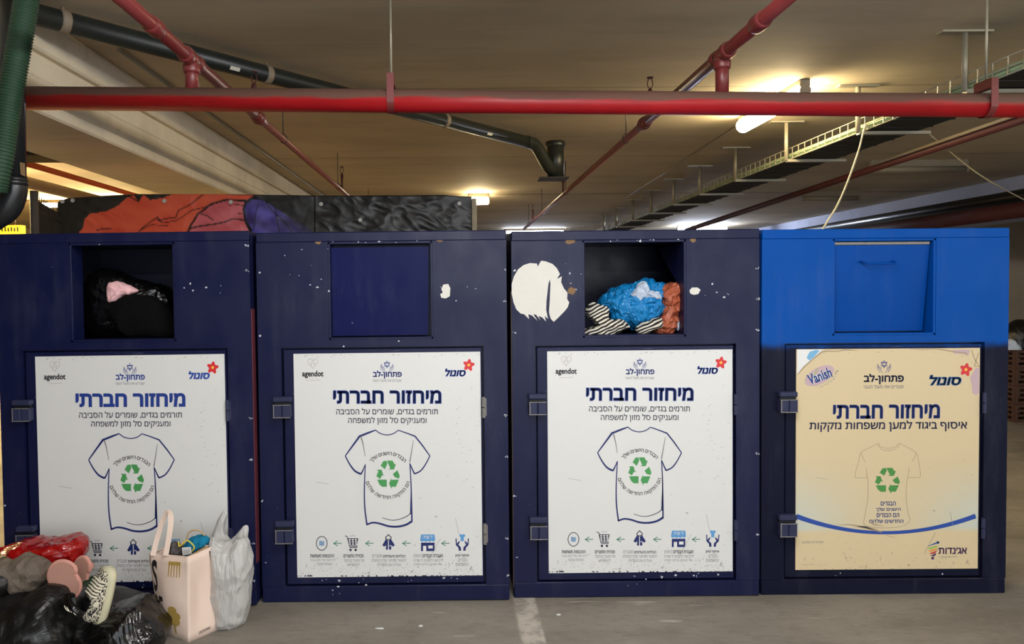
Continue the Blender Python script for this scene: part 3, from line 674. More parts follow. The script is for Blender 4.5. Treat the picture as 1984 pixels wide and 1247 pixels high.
def make_bin(px, py, Y, label, paint_key, cavity, flap, sign_mesh, sign_mat, wear, rusts, lean=0):
    p = W(px, py, Y); root = thing('clothing_bin', label, 'recycling bin', (p.x, Y, 0), 'clothing recycling bins'); root.rotation_euler = (0, lean, 0)
    hx0, hx1, hz0, hz1 = HOLE
    b = NB(); T_ = .045; v = .004
    box(b, 0, BW, 0, T_, 0, .076, v); box(b, 0, .112, 0, T_, .076, hz1); box(b, 1.086, BW, 0, T_, .076, hz1)
    box(b, .112, 1.086, 0, T_, 1.236, hz0); box(b, .112, hx0, 0, T_, hz0, hz1); box(b, hx1, 1.086, 0, T_, hz0, hz1); box(b, 0, BW, -.003, T_, hz1, BH, v)
    # collar round the opening
    q = .012; c1 = .11
    box(b, hx0 - .001, hx0 + q, .002, c1, hz0, hz1, .002); box(b, hx1 - q, hx1 + .001, .002, c1, hz0, hz1, .002); box(b, hx0, hx1, .002, c1, hz0 - .001, hz0 + q, .002); box(b, hx0, hx1, .002, c1, hz1 - q, hz1 + .001, .002)
    # sides, roof, back, base
    box(b, 0, .02, T_, BD, 0, BH, .003); box(b, BW - .02, BW, T_, BD, 0, BH, .003); box(b, .02, BW - .02, T_, BD, BH - .02, BH, 0); box(b, .02, BW - .02, BD - .02, BD, 0, BH - .02); box(b, .02, BW - .02, T_, BD - .02, 0, .02)
    box(b, .112, 1.086, T_, T_ + .01, .076, 1.236, 0, 1)
    edge = [(x, hz1 + .006, .03, 3) for x in (.38, .5, .6, .7, .8)] + [(.6, hz0 - .01, .2, 4)] + [(1.19, z, .008, 5) for z in (.12, .3, .7, .9, 1.3, 1.45, 1.6, 1.72)] + [(.012, z, .008, 2) for z in (.2, .5, 1.3, 1.6)]
    edge += [(random.uniform(.1, 1.1), .04, .1, 4), (.6, .1, .4, 6), (.25, 1.72, .12, 5), (.25, 1.55, .1, 6), (.98, 1.5, .1, 6)]
    if wear: chips(b, [e for e in edge if random.random() < wear], 2)
    for (x, z, rx, rz) in rusts: blob(b, x, z, rx, rz, 3)
    obj('bin_body', b, [M[paint_key], M['inner'], M['chip'], M['rust']], root, False)
    # chute: open drum or closed flap
    b = NB(); cx0, cx1, cy1 = .2, 1.0, .62
    if cavity:
        box(b, cx0, cx1, .046, cy1, hz0 - .02, hz0 - .002); box(b, cx0, cx1, .046, cy1, hz1 + .002, hz1 + .02); box(b, cx0 - .015, cx0, .046, cy1, hz0 - .02, hz1 + .02); box(b, cx1, cx1 + .015, .046, cy1, hz0 - .02, hz1 + .02); box(b, cx0, cx1, cy1, cy1 + .015, hz0 - .02, hz1 + .02)
        obj('chute', b, M[cavity], root, False)
        b = NB(); tri = [(.115, hz1 - .016), (.115, hz0 + .3), (.13, hz0 + .26), (.5, hz1 - .016)]
        slab(b, tri, lambda a, c, t: Vector((hx1 - .004 + t, a, c)), .006); obj('chute_side_plate', b, M['navy_flap'], root, False)
    else:
        y0, y1 = flap
        g = .014
        a = [(hx0 + g, y0, hz1 - .026), (hx1 - g - .004, y0, hz1 - .026), (hx1 - g - .012, y1, hz0 + g + .004), (hx0 + g, y1, hz0 + g + .004)]
        fv = [b.verts.new(q) for q in a]; bv = [b.verts.new((q[0], q[1] + .012, q[2])) for q in a]
        b.faces.new(fv); b.faces.new(bv[::-1])
        for i in range(4): b.faces.new((fv[i], bv[i], bv[(i + 1) % 4], fv[(i + 1) % 4]))
        mark(b)
        fl = obj('chute_flap', b, M['navy_flap' if paint_key == 'navy' else 'blue_flap'], root, False)
        b = NB(); box(b, hx0 + .012, hx1 - .012, .1, .108, hz0 + .012, hz1 - .012); obj('chute_back_plate', b, M['inner'], root, False)
        if paint_key != 'navy':
            b = NB(); hh = [(.492, y0 + .006, 1.633), (.497, y0 - .03, 1.627), (.515, y0 - .036, 1.622), (.575, y0 - .038, 1.619), (.628, y0 - .036, 1.621), (.645, y0 - .03, 1.627), (.648, y0 + .006, 1.633)]
            tube(b, smooth_path(hh, 5), .0042, 10); obj('flap_handle', b, M['blue_flap'], fl, False)
            b = NB(); box(b, hx0 + .016, hx1 - .02, y0 - .006, y0 + .012, hz1 - .03, hz1 - .014, .003); setlabel(obj('flap_hinge_strip', b, M['hw_edge'], fl, False), 'bare steel hinge strip along the top of the flap')
    # door
    b = NB(); box(b, .12, 1.078, .008, .05, .084, 1.228, .003)
    chips(b, [(random.uniform(.2, 1.0), .1, .02, 2) for _ in range(6 if wear else 2)], 1)
    for vv in b.verts:
        if vv.co.y < 0: vv.co.y = .0074
    door = obj('door', b, [M['navy' if paint_key == 'navy' else 'navy_blue_top'], M['chip']], root, False)
    sg = bpy.data.objects.new('sign_panel', sign_mesh); C.objects.link(sg); sg.parent = door
    sg['label'] = sign_mat
    for z, h in ((.955, .1), (.352, .105)):
        b = NB(); x0, x1 = .076, .16
        box(b, x0, .117, -.04, .002, z - h / 2, z + h * .12, .004); box(b, .119, x1, -.04, .002, z - h / 2, z + h * .12, .004)
        box(b, x0 - .002, x1 + .002, -.036, .002, z + h * .24, z + h / 2, .005); box(b, x0 + .004, x1 - .004, -.02, .001, z + h * .12, z + h * .24, 0, 2)
        box(b, x0, x1, -.0415, -.039, z + h * .1, z + h * .135, 0, 1); box(b, x0 + .002, x0 + .006, -.0415, -.038, z - h / 2 + .004, z + h * .1, 0, 1); box(b, x0, x1, -.0415, -.038, z - h / 2, z - h / 2 + .004, 0, 1)
        obj('lock_box', b, [M['hw'], M['hw_edge'], M['black']], root, False)
    for z in (.94, .325):
        b = NB(); tube(b, [(1.083, -.006, z - .05), (1.083, -.006, z - .002)], .009, 10); tube(b, [(1.083, -.006, z + .002), (1.083, -.006, z + .05)], .009, 10); box(b, 1.086, 1.097, -.004, .002, z - .042, z + .042, .001)
        obj('hinge', b, [M['hw_edge'] if wear > .8 else M['hw']], root, False)
    return root
wm = bpy.data.meshes.new('sign_panel'); q = white_sign(); q.to_mesh(wm); q.free()
for m in [M['board']] + INKS: wm.materials.append(m)
cm = bpy.data.meshes.new('sign_panel'); q = cream_sign(); q.to_mesh(cm); q.free()
for m in [M['cream']] + INKS: cm.materials.append(m)
WS = 'white sign with blue Hebrew lettering, T-shirt outline and green recycling arrows'
bin1 = make_bin(3.5, 808, -.075, 'leftmost navy clothing bin with open chute holding a black bag, behind the rubbish pile', 'navy', 'inner', None, wm, WS, .4, [], -.006)
bin2 = make_bin(503.5, 808, -.03, 'navy clothing bin with its chute closed by a plain navy flap, second from left', 'navy', None, (.02, .03), wm, WS, .9, [(.3, 1.745, .016, .012), (.88, 1.745, .016, .008)], -.004)
bin3 = make_bin(994.5, 808, 0, 'navy clothing bin with a white peeled sticker and colourful clothes in its open chute', 'navy', 'inner_gloss', None, wm, WS, .7, [(.285, 1.738, .022, .012), (.29, 1.5, .02, .016), (.878, 1.742, .014, .014)], -.003)
bin4 = make_bin(1475.5, 808, .012, 'bin with bright blue top and cream sign, rightmost of the row', 'navy_blue_top', None, (.022, .062), cm, 'cream sign with blue arc, T-shirt drawing and Hebrew lettering', 0, [], 0)
# strips on the bin sides that show in the gaps
b = NB(); box(b, BW, BW + .004, .01, .06, .2, 1.42); setlabel(obj('side_strip', b, M['maroon'], bin1, False), 'maroon painted strip down the side')
b = NB(); box(b, -.004, 0, .01, .06, .05, 1.5); setlabel(obj('side_strip', b, M['taupe'], bin3, False), 'grimy taupe strip down the side')
# peeled stickers
def sticker(parent, pts, ox, oz, name, label):
    b = NB(); slab(b, [((x - ox) / 400, (oz - y) / 400) for x, y in pts], lambda a, c, t: Vector((a, -.0005 - t, c)), .001); setlabel(obj(name, b, M['white_residue'], parent, False), label)
Z3 = lambda pts: [(960 + x / 3.674, 430 + y / 3.674) for x, y in pts]
sticker(bin3, Z3([(118, 440), (135, 385), (165, 335), (205, 305), (250, 292), (300, 296), (305, 318), (320, 290), (330, 276), (360, 280), (410, 300), (440, 330), (462, 372), (440, 408), (475, 388), (470, 430), (490, 475), (515, 505), (512, 550), (527, 575), (515, 610), (490, 640), (450, 680), (415, 712), (395, 690), (385, 660),
              (382, 640), (388, 560), (394, 440), (390, 408), (380, 440), (365, 560), (362, 625), (375, 690), (352, 668), (360, 708), (335, 680), (305, 668), (322, 700), (290, 660), (270, 655), (300, 702), (262, 665), (235, 655), (240, 690), (205, 655), (180, 650), (150, 620), (130, 570), (118, 510)]), 992, 1164, 'sticker_residue', 'round white peeled sticker with a ragged edge')
sticker(bin2, [(480 + x / 3.543, 430 + y / 3.543) for x, y in [(1330, 480), (1345, 450), (1378, 446), (1392, 475), (1388, 530), (1360, 545), (1330, 540), (1322, 515), (1340, 505)]], 501, 1170, 'sticker_residue', 'small white patch of peeled sticker')
sticker(bin3, Z3([(1382, 500), (1400, 478), (1440, 478), (1462, 495), (1445, 525), (1415, 530), (1390, 522)]), 992, 1164, 'sticker_residue', 'small scratched white patch beside the chute')

# ------------------------------------------------------------------ inflated shapes for bags and clothes
def resample(pts, n, curved=True):
    P = [Vector((p[0], p[1], 0)) for p in pts]
    if curved: P = smooth_path([P[-1]] + P + [P[0], P[1]], 6)[6:-6]
    seg = [(P[(i + 1) % len(P)] - P[i]).length for i in range(len(P))]; tot = sum(seg); out = []; i = 0; acc = 0
    for k in range(n):
        t = tot * k / n
        while acc + seg[i] < t: acc += seg[i]; i += 1
        out.append(P[i].lerp(P[(i + 1) % len(P)], (t - acc) / max(seg[i], 1e-9)))
    return out
def inflate(outline, Y, front, back, amp=.012, scale=9, p=.62, rings=16, n=72, seed=0, zmin=None, ridge=.6, curved=True, ymax=None, ymin=None, center=None):
    """a full-bodied crumpled shape whose outline seen from the front follows the given pixels"""
    b = NB(); R = [W(q.x, q.y, Y) for q in resample(outline, n, curved)]
    c = W(center[0], center[1], Y) if center else sum(R, Vector()) / n
    vs = []
    for k in range(rings + 1):
        t = PI * k / rings
        if k in (0, rings): vs.append([b.verts.new(c + Vector((0, -front if k == 0 else back, 0)))]); continue
        s = math.sin(t) ** p; y = -math.cos(t) * (front if t < PI / 2 else back)
        vs.append([b.verts.new(c + (r - c) * s + Vector((0, y, 0))) for r in R])
    for k in range(rings):
        A, B = vs[k], vs[k + 1]
        for j in range(n):
            if len(A) == 1: b.faces.new((A[0], B[j], B[(j + 1) % n]))
            elif len(B) == 1: b.faces.new((A[j], B[0], A[(j + 1) % n]))
            else: b.faces.new((A[j], B[j], B[(j + 1) % n], A[(j + 1) % n]))
    bmesh.ops.recalc_face_normals(b, faces=b.faces); b.normal_update()
    o = Vector((seed * 3.1, seed * 1.7, seed * 5.3))
    nd = []
    for v in b.verts:
        q = v.co * scale + o; q.x *= 1.0
        rd = 1 - 2 * abs(noise.noise(q)); r2 = 1 - 2 * abs(noise.noise(q * 2.3 + Vector((9, 3, 1)))); sm = noise.noise(q * .6)
        d = ridge * (rd * .7 + r2 * .35) + (1 - ridge) * sm
        nd.append(v.normal * (amp * (d - .25)))
    for v, d in zip(b.verts, nd):
        v.co += d
        if zmin is not None and v.co.z < zmin: v.co.z = zmin + (v.co.z - zmin) * .02
        if ymax is not None and v.co.y > ymax: v.co.y = ymax
        if ymin is not None and v.co.y < ymin: v.co.y = ymin
    mark(b, 0, True)
    return b
def crumple(name, outline, Y, front, back, mat, label, cat, group=None, **kw):
    return tag(obj(name, inflate(outline, Y, front, back, **kw), mat), label, cat, group)
# contents of the third bin
fl3 = HOLE[2] + .013
K = dict(zmin=fl3, ymin=.012)
crumple('plastic_bag', Z3([(745, 570), (800, 510), (880, 475), (960, 455), (1010, 440), (1080, 412), (1140, 440), (1200, 462), (1205, 560), (1190, 640), (1130, 690), (1060, 722), (990, 752), (900, 705), (830, 690), (790, 620)]), .2, .12, .14, M['blue_film'], 'crumpled sky blue plastic bag in the open chute of the stickered bin', 'bag', amp=.03, scale=17, n=120, rings=26, seed=3, ridge=.85, **K)
crumple('striped_garment', Z3([(650, 640), (665, 595), (700, 572), (760, 590), (800, 612), (792, 680), (830, 700), (900, 700), (955, 742), (900, 772), (840, 802), (740, 835), (630, 838), (625, 780), (690, 760), (720, 735), (700, 690)]), .1, .06, .06, M['stripes'], 'black and white striped garment at the left of the chute', 'clothes', amp=.016, scale=18, n=90, rings=16, seed=5, center=(1160, 630), **K)
crumple('striped_garment', Z3([(1000, 760), (1030, 728), (1080, 706), (1170, 680), (1190, 735), (1130, 760), (1080, 790), (1030, 800)]), .09, .04, .05, M['stripes'], 'black and white striped sleeve below the blue bag, beside the copper cloth', 'clothes', amp=.01, scale=18, seed=6, **K)
crumple('white_cloth', Z3([(950, 510), (1000, 478), (1030, 432), (1060, 420), (1085, 488), (1160, 500), (1182, 548), (1080, 540), (1000, 572)]), .1, .035, .03, M['white_cloth'], 'pale crumpled cloth lying on the sky blue plastic bag', 'clothes', amp=.018, scale=34, n=90, seed=8, curved=False, **K)
crumple('copper_garment', Z3([(1200, 490), (1250, 448), (1335, 452), (1338, 600), (1285, 640), (1272, 750), (1185, 792), (1150, 765), (1190, 690), (1212, 600)]), .12, .055, .08, M['copper_cloth'], 'shiny copper brown garment at the right of the chute', 'clothes', amp=.028, scale=22, n=110, rings=24, seed=11, ridge=.9, center=(1297, 590), **K)
crumple('white_cloth', Z3([(1285, 690), (1325, 675), (1336, 740), (1300, 775), (1280, 740)]), .1, .025, .03, M['white_cloth'], 'scrap of pale cloth in the chute corner, right of the copper garment', 'clothes', amp=.01, scale=24, seed=12, **K)
# contents of the first bin
Z1 = lambda pts: [(x / 3.464, 360 + y / 3.464) for x, y in pts]
K = dict(zmin=fl3, ymin=-.06)
crumple('bin_liner_bag', Z1([(565, 700), (600, 620), (690, 565), (800, 575), (900, 620), (1050, 650), (1150, 710), (1190, 800), (1185, 1000), (1000, 1020), (800, 1020), (620, 980), (560, 850)]), .16, .1, .2, M['black_film2'], 'shiny black bin bag stuffed into the open chute of the leftmost bin', 'bag', amp=.03, scale=9, n=96, rings=22, seed=21, **K)
crumple('black_garment', Z1([(725, 850), (800, 765), (880, 728), (1000, 740), (1100, 790), (1165, 900), (1165, 1010), (900, 1015), (820, 985), (770, 910)]), .045, .045, .1, M['black_cloth'], 'dull black garment bulging from the bag in the leftmost chute', 'clothes', amp=.014, scale=10, seed=22, **K)
crumple('pink_garment', Z1([(735, 655), (800, 642), (880, 678), (918, 705), (880, 722), (830, 738), (740, 780), (722, 740)]), .05, .025, .05, M['pink_cloth'], 'pink garment peeking out of the black bag in the leftmost chute', 'clothes', amp=.012, scale=22, seed=23, **K)

# ------------------------------------------------------------------ rubbish pile
b1 = bin1.location.y - .012
PK = dict(zmin=0.0, ymax=b1)
ZP = lambda pts: [(x / 5.494, 1020 + y / 5.494) for x, y in pts]
crumple('bin_liner_bag', ZP([(-260, 900), (-150, 760), (100, 760), (260, 750), (420, 640), (560, 615), (680, 640), (740, 720), (770, 860), (830, 1000), (860, 1250), (860, 1500), (-260, 1500)]), -.56, .17, .24, M['black_film'], 'big dull black bin bag at the front left corner of the rubbish pile', 'bag', amp=.032, scale=6.5, n=110, rings=26, seed=31, **PK)
crumple('bin_liner_bag', ZP([(840, 1010), (960, 1000), (1120, 900), (1300, 830), (1460, 785), (1530, 805), (1630, 930), (1710, 1030), (1770, 1100), (1740, 1210), (1680, 1330), (1500, 1420), (1000, 1420), (830, 1300)]), -.52, .16, .2, M['black_film2'], 'very shiny black bin bag beside the blush canvas bag', 'bag', amp=.018, scale=7, n=110, rings=26, seed=33, **PK)
crumple('bin_liner_bag', ZP([(1100, 700), (1180, 650), (1330, 690), (1500, 760), (1600, 860), (1640, 1050), (1600, 1250), (1000, 1250), (980, 900)]), -.27, .1, .14, M['dull_film'], 'dull charcoal bin bag leaning on the leftmost bin behind the sneaker', 'bag', amp=.02, scale=7, seed=35, **PK)
crumple('bin_liner_bag', ZP([(-220, 420), (-60, 350), (60, 380), (190, 480), (200, 560), (120, 700), (140, 760), (60, 860), (-220, 900)]), -.48, .12, .16, M['dull_film'], 'charcoal bin bag at the far left edge, under the red plastic', 'bag', amp=.02, scale=9, seed=36, **PK)
crumple('cloth_bundle', ZP([(-60, 400), (60, 350), (180, 350), (300, 290), (400, 280), (470, 320), (520, 400), (535, 470), (510, 620), (420, 660), (300, 660), (190, 600), (60, 500)]), -.44, .1, .16, M['taupe_cloth'], 'taupe cloth bundle under the red plastic, left of the pink slippers', 'clothes', amp=.03, scale=10, n=100, rings=24, seed=38, ridge=.8, **PK)
crumple('red_plastic_bag', ZP([(-120, 270), (0, 268), (130, 240), (160, 190), (290, 150), (350, 175), (480, 170), (620, 150), (740, 125), (820, 112), (905, 148), (922, 185), (900, 300), (850, 370), (760, 440), (640, 440), (540, 440), (480, 340), (380, 285), (300, 300), (180, 370), (100, 380), (0, 330), (-120, 360)]), -.34, .1, .14, M['red_film'], 'glossy red plastic bag on top of the rubbish pile', 'bag', amp=.022, scale=11, n=130, rings=22, seed=40, curved=False, center=(62, 1068), **PK)
crumple('green_garment', ZP([(820, 640), (900, 590), (960, 640), (940, 760), (980, 900), (1000, 1020), (900, 1060), (820, 980), (800, 800)]), -.42, .06, .2, M['green_cloth'], 'dark green cloth squeezed under the speckled sneaker', 'clothes', amp=.015, scale=14, seed=44, **PK)
crumple('black_garment', ZP([(700, 720), (760, 690), (830, 710), (870, 760), (860, 860), (880, 1000), (860, 1200), (780, 1250), (720, 1000), (680, 860)]), -.52, .06, .18, M['black_film'], 'shiny black glove shaped piece left of the sneaker', 'clothes', amp=.012, scale=16, seed=45, **PK)

def slipper(px, py, Y, L, wd, yaw, roll, pitch, label, mat):
    """flat foam slipper seen on its sole, with a thick rim"""
    r = thing('slipper', label, 'slipper', W(px, py, Y), 'pink slippers'); r.rotation_euler = (pitch, roll, yaw)
    out = []
    for i in range(40):
        t = 2 * PI * i / 40; z = math.sin(t); x = math.cos(t); k = wd / 2 * (1 - .16 * math.exp(-((z + .1) / .35) ** 2)) * (1.0 if z > 0 else .9)
        out.append((x * k, z * L / 2))
    b = NB(); slab(b, out, lambda a, c, t: Vector((a, t, c)), .022); obj('sole', b, M['waffle'], r, False)
    b = NB()
    for i in range(40): pass
    ring_ = [Vector((a * 1.03, .012, c * 1.03)) for a, c in out]; tube(b, ring_ + [ring_[0]], .009, 8); obj('foam_rim', b, M['pink_foam'], r, False)
    b = NB(); st = [(-wd * .4, .02, L * .12), (-wd * .34, .045, L * .16), (0, .06, L * .18), (wd * .34, .045, L * .16), (wd * .4, .02, L * .12)]; tube(b, smooth_path(st, 5), .009, 10); obj('strap', b, M['pink_foam'], r, False)
slipper(124, 1124, -.55, .155, .118, .15, -.5, -.12, 'pink foam slipper showing its waffle sole, in front of the taupe bundle', 'waffle')
slipper(155, 1108, -.4, .12, .075, -.1, .15, -.1, 'second pink slipper, half hidden behind the first and under the red plastic', 'waffle')

# sneaker: a low shoe standing on its heel end, sole towards the right
def sneaker():
    r = thing('sneaker', 'white sneaker with black speckled knit standing on end in the rubbish pile', 'shoe', W(186, 1154, -.6))
    r.rotation_mode = 'ZYX'; r.rotation_euler = (0, math.radians(15), math.radians(52))
    L = .218                                    # local z runs heel (bottom) to toe (top); local x: sole at +x
    def section(t):                             # half widths along the foot: (sole side x, upper side x, half depth y)
        up = .062 * (1 - .55 * t ** 1.6) * (math.sin(PI * min(1, t * 4 + .35) / 2) if t < .2 else 1); wd = (.034 + .012 * math.sin(PI * (t * .9 + .1)) ** 1) * (1 if t < .88 else math.sqrt(max(0, 1 - ((t - .88) / .13) ** 2)))
        if t < .1: wd *= math.sqrt(max(.05, 1 - ((.1 - t) / .105) ** 2))
        if t > .88: up *= math.sqrt(max(.02, 1 - ((t - .88) / .125) ** 2))
        return up, wd
    b = NB(); rings = []; K_ = 22; n = 20
    for i in range(K_ + 1):
        t = i / K_; up, wd = section(t); z = (t - .5) * L; ring_ = []
        for j in range(n):
            a = 2 * PI * j / n; cx = math.cos(a); sy = math.sin(a)
            x = .022 if cx > 0 else .022 + cx * up * 1.05; x = .022 + (cx * .006 if cx > 0 else cx * up)
            y = wd * math.copysign(abs(sy) ** .8, sy)
            ring_.append(b.verts.new((x, y, z)))
        rings.append(ring_)
    for A, B in zip(rings, rings[1:]):
        for j in range(n): b.faces.new((A[j], A[(j + 1) % n], B[(j + 1) % n], B[j]))
    b.faces.new(rings[0]); b.faces.new(rings[-1]); mark(b, 0, True); up_ = obj('upper', b, M['animal'], r, False)
    b = NB(); rings = []
    for i in range(K_ + 1):
        t = i / K_; up, wd = section(t); z = (t - .5) * L * 1.07; wd = wd * 1.14 + .002
        rings.append([b.verts.new((x, y, z)) for x, y in ((.012, -wd), (.012, wd), (.034, wd * 1.02), (.046, wd * .9), (.046, -wd * .9), (.034, -wd * 1.02))])
    for A, B in zip(rings, rings[1:]):
        for j in range(6): b.faces.new((A[j], A[(j + 1) % 6], B[(j + 1) % 6], B[j]))
    b.faces.new(rings[0]); b.faces.new(rings[-1]); mark(b, 0, True); obj('sole', b, M['sole'], r, False)
    b = NB()
    for k in range(6):
        z = .016 + k * .0115; x = -.036 + (k * .0042) + .004
        tube(b, smooth_path([(x + .016, -.036, z - .004), (x - .002, -.026, z), (x - .006, 0, z + .004), (x - .002, .026, z)], 4), .0035, 8)
    obj('laces', b, M['lace'], r, False)
    b = NB(); col = [Vector((-.041 + .01 * math.cos(a), .023 * math.sin(a), -.034 + .026 * math.cos(a))) for a in [2 * PI * i / 24 for i in range(25)]]; tube(b, col, .006, 8); setlabel(obj('collar', b, M['black_cloth'], r, False), 'black ankle collar of the shoe opening')
    b = NB(); box(b, -.045, -.03, -.019, .019, -.054, -.014, .005, seg=2); setlabel(obj('shoe_lining', b, M['black_cloth'], r, False), 'black lining in the shoe opening')
    b = NB(); tube(b, [(-.018, -.043, -.012), (-.018, -.046, -.012)], .012, 12); obj('round_badge', b, M['lace'], r, False)
sneaker()
# black sandal strap with pale bars
r = thing('black_sandal', 'black strappy sandal lying by the heel of the sneaker', 'shoe', W(143, 1174, -.66))
b = NB(); tube(b, smooth_path([(-.03, .03, .03), (-.015, 0, .01), (.01, -.012, -.012), (.028, .0, -.035)], 6), .02, 12); obj('sandal_sole', b, M['black_film2'], r, False)
for k in range(4):
    b = NB(); x = -.014 + k * .01; tube(b, smooth_path([(x - .012, -.022, .012 - k * .005), (x, -.03, .0 - k * .005), (x + .01, -.022, -.014 - k * .005)], 4), .002, 6); setlabel(obj('strap', b, M['lace'], r, False), 'thin pale strap')

# blush canvas tote
def tote():
    r = thing('tote_bag', 'blush canvas tote bag with black and gold print, stuffed with clothes', 'bag', (-1.17, -.32, 0))
    A, B, Cc = Vector((-1.33, -.33, 0)), WZ(366, 1243, 0), WZ(423, 1219, 0); Dd = A + Cc - B
    At, Bt, Ct = W(291, 1073, -.34), W(365, 1079, B.y), W(414, 1058, -.3); Dt = At + Ct - Bt; Dt.y = min(Dt.y, -.12)
    bot = [A, B, Cc, Dd]; top = [At, Bt, Ct, Dt]
    b = NB(); n = 24; rows = []
    def wall(i, u, v):
        p = bot[i].lerp(bot[(i + 1) % 4], u).lerp(top[i].lerp(top[(i + 1) % 4], u), v)
        m = (bot[0] + bot[2]) / 2; o = (p - Vector((m.x, m.y, p.z))); o.z = 0; o.normalize()
        bul = math.sin(PI * u) * (.022 * math.sin(PI * v) if i in (0, 3) else -.02 * math.sin(PI * min(1, v * 1.1)) * (1 if v < .9 else .4))
        return p + o * (bul + .004 * noise.noise(p * 16))
    for k in range(13):
        v = k / 12; rows.append([b.verts.new(wall(i, j / n, v)) for i in range(4) for j in range(n)])
    m = 4 * n
    for Ra, Rb in zip(rows, rows[1:]):
        for j in range(m): b.faces.new((Ra[j], Ra[(j + 1) % m], Rb[(j + 1) % m], Rb[j]))
    b.faces.new(rows[0][::-1]); mark(b, 0, True)
    bmesh.ops.recalc_face_normals(b, faces=b.faces)
    bmesh.ops.solidify(b, geom=b.faces[:], thickness=-.003)
    for f in b.faces: f.smooth = True
    obj('bag_body', b, M['canvas'], r)
    rim = [wall(i, j / n, 1.0) for i in range(4) for j in range(n)]
    b = NB(); tube(b, rim + [rim[0]], .0035, 6); obj('rim_seam', b, M['canvas'], r)
    # handle: a flat strap loop
    def strap(bm, pts, wd, th=.003):
        P = smooth_path(pts, 8); prev = None
        for i, q in enumerate(P):
            d = (P[min(i + 1, len(P) - 1)] - P[max(i - 1, 0)]).normalized(); s_ = d.cross(Vector((.25, -1, 0))).normalized() * wd / 2; nn = Vector((.25, -1, 0)).normalized() * th
            cur = [bm.verts.new(q + s_), bm.verts.new(q - s_), bm.verts.new(q - s_ - nn), bm.verts.new(q + s_ - nn)]
            if prev:
                for j in range(4): bm.faces.new((prev[j], prev[(j + 1) % 4], cur[(j + 1) % 4], cur[j]))
            prev = cur
        mark(bm, 0, False)
    pts = [W(296, 1076, -.36), W(304, 1045, -.35), W(315, 1010, -.35), W(324, 992, -.36), W(331, 1000, -.37), W(329, 1030, -.385), W(321, 1076, -.39)]
    b = NB(); strap(b, pts, .022); obj('handle', b, M['canvas'], r)
    # print on the two visible faces
    b = NB()
    def onface(i, off=.0045):
        nrm = (bot[(i + 1) % 4] - bot[i]).cross(Vector((0, 0, 1))).normalized()
        return lambda u, v, t=0: wall(i, u, v) + nrm * (off + t)
    f0 = onface(0)
    def fillq(bm, pts, mi, f):
        tr = tessellate_polygon([[Vector((a, c, 0)) for a, c in pts]]); vs = [bm.verts.new(f(a, c)) for a, c in pts]
        for t in tr: bm.faces.new([vs[k] for k in t])
        mark(bm, mi)
    def letter(ch, u0, u1, v0, v1, f=f0, mi=0):
        vs, ts = glyphs(ch, .03, False, 3); a = min(q[0] for q in vs); c = max(q[0] for q in vs); d = min(q[1] for q in vs); e = max(q[1] for q in vs)
        nv = [b.verts.new(f(u0 + (q[0] - a) / (c - a) * (u1 - u0), v0 + (q[1] - d) / (e - d) * (v1 - v0))) for q in vs]
        for t in ts:
            try: b.faces.new([nv[k] for k in t])
            except ValueError: pass
        mark(b, mi)
    def done(nm, lab):
        nonlocal b
        setlabel(obj(nm, b, [M['tote_ink'], M['gold_ink']], r, True, False), lab); b = NB()
    for ch, q in (('S', (.05, .23, .54, .94)), ('D', (.05, .2, .2, .5)), ('E', (.25, .4, .2, .5))): letter(ch, *q); done('printed_letter', 'black printed letter ' + ch)
    for k in range(5): u = .53 + k * .062; fillq(b, [(u, .94), (u + .04, .94), (u + .026, .76), (u + .012, .76)], 1, f0)
    fillq(b, [(.53, .94), (.82, .94), (.82, .9), (.53, .9)], 1, onface(0, .0055)); done('printed_comb', 'gold comb shape printed on the bag')
    for (cu, cv, ru, rv) in ((.62, .36, .1, .05), (.55, .29, .09, .05), (.7, .29, .1, .05), (.56, .22, .09, .05), (.68, .22, .1, .05), (.62, .28, .1, .07)): fillq(b, [(cu + ru * math.cos(2 * PI * k / 14), cv + rv * math.sin(2 * PI * k / 14)) for k in range(14)], 1, onface(0, .005 + cu * .001))
    fillq(b, [(.6, .2), (.64, .2), (.66, .06), (.6, .06)], 1, f0); done('printed_flower', 'gold flower shape printed on the bag')
    f1 = onface(1, .005)
    for k in range(3): fillq(b, [(.8 + k * .07, .97), (.84 + k * .07, .97), (.93 + k * .01, .62), (.91 + k * .01, .62)], 0, f1)
    fillq(b, [(.9, .7), (.95, .7), (.92, .45), (.9, .45)], 0, f1); done('printed_fork', 'black tapering stripes printed on the bag side')
    vs, ts = glyphs('שאטוטוט', .01, True, 2)
    a = max(q[0] for q in vs); nv = [b.verts.new(f1(.32 + q[0] / a * .42, .04 + q[1] * .05 + q[0] / a * .012)) for q in vs]
    for t in ts:
        try: b.faces.new([nv[k] for k in t])
        except ValueError: pass
    mark(b, 0); done('printed_wordmark', 'small black wordmark near the bottom of the bag')
    b = NB(); f = [W(357, 1080, -.33), W(416, 1050, -.28), W(414, 1066, -.285), W(366, 1082, -.36)]
    fv = [b.verts.new(q) for q in f]; bv = [b.verts.new(q + Vector((.002, .004, -.003))) for q in f]; b.faces.new(fv); b.faces.new(bv[::-1])
    for i in range(4): b.faces.new((fv[i], bv[i], bv[(i + 1) % 4], fv[(i + 1) % 4]))
    mark(b); tag(obj('kraft_paper_sheet', b, M['kraft']), 'fold of brown kraft paper sticking out of the canvas tote', 'paper')
tote()
ZT = lambda pts: [(270 + x / 4.5, 970 + y / 4.5) for x, y in pts]
TK = dict(ymin=-.37)
crumple('dark_garment', ZT([(250, 480), (260, 410), (300, 350), (350, 390), (375, 440), (372, 560), (255, 560)]), -.3, .04, .05, M['dark_cloth'], 'charcoal garment stuffed in the left of the canvas tote', 'clothes', amp=.012, scale=22, seed=51, **TK)
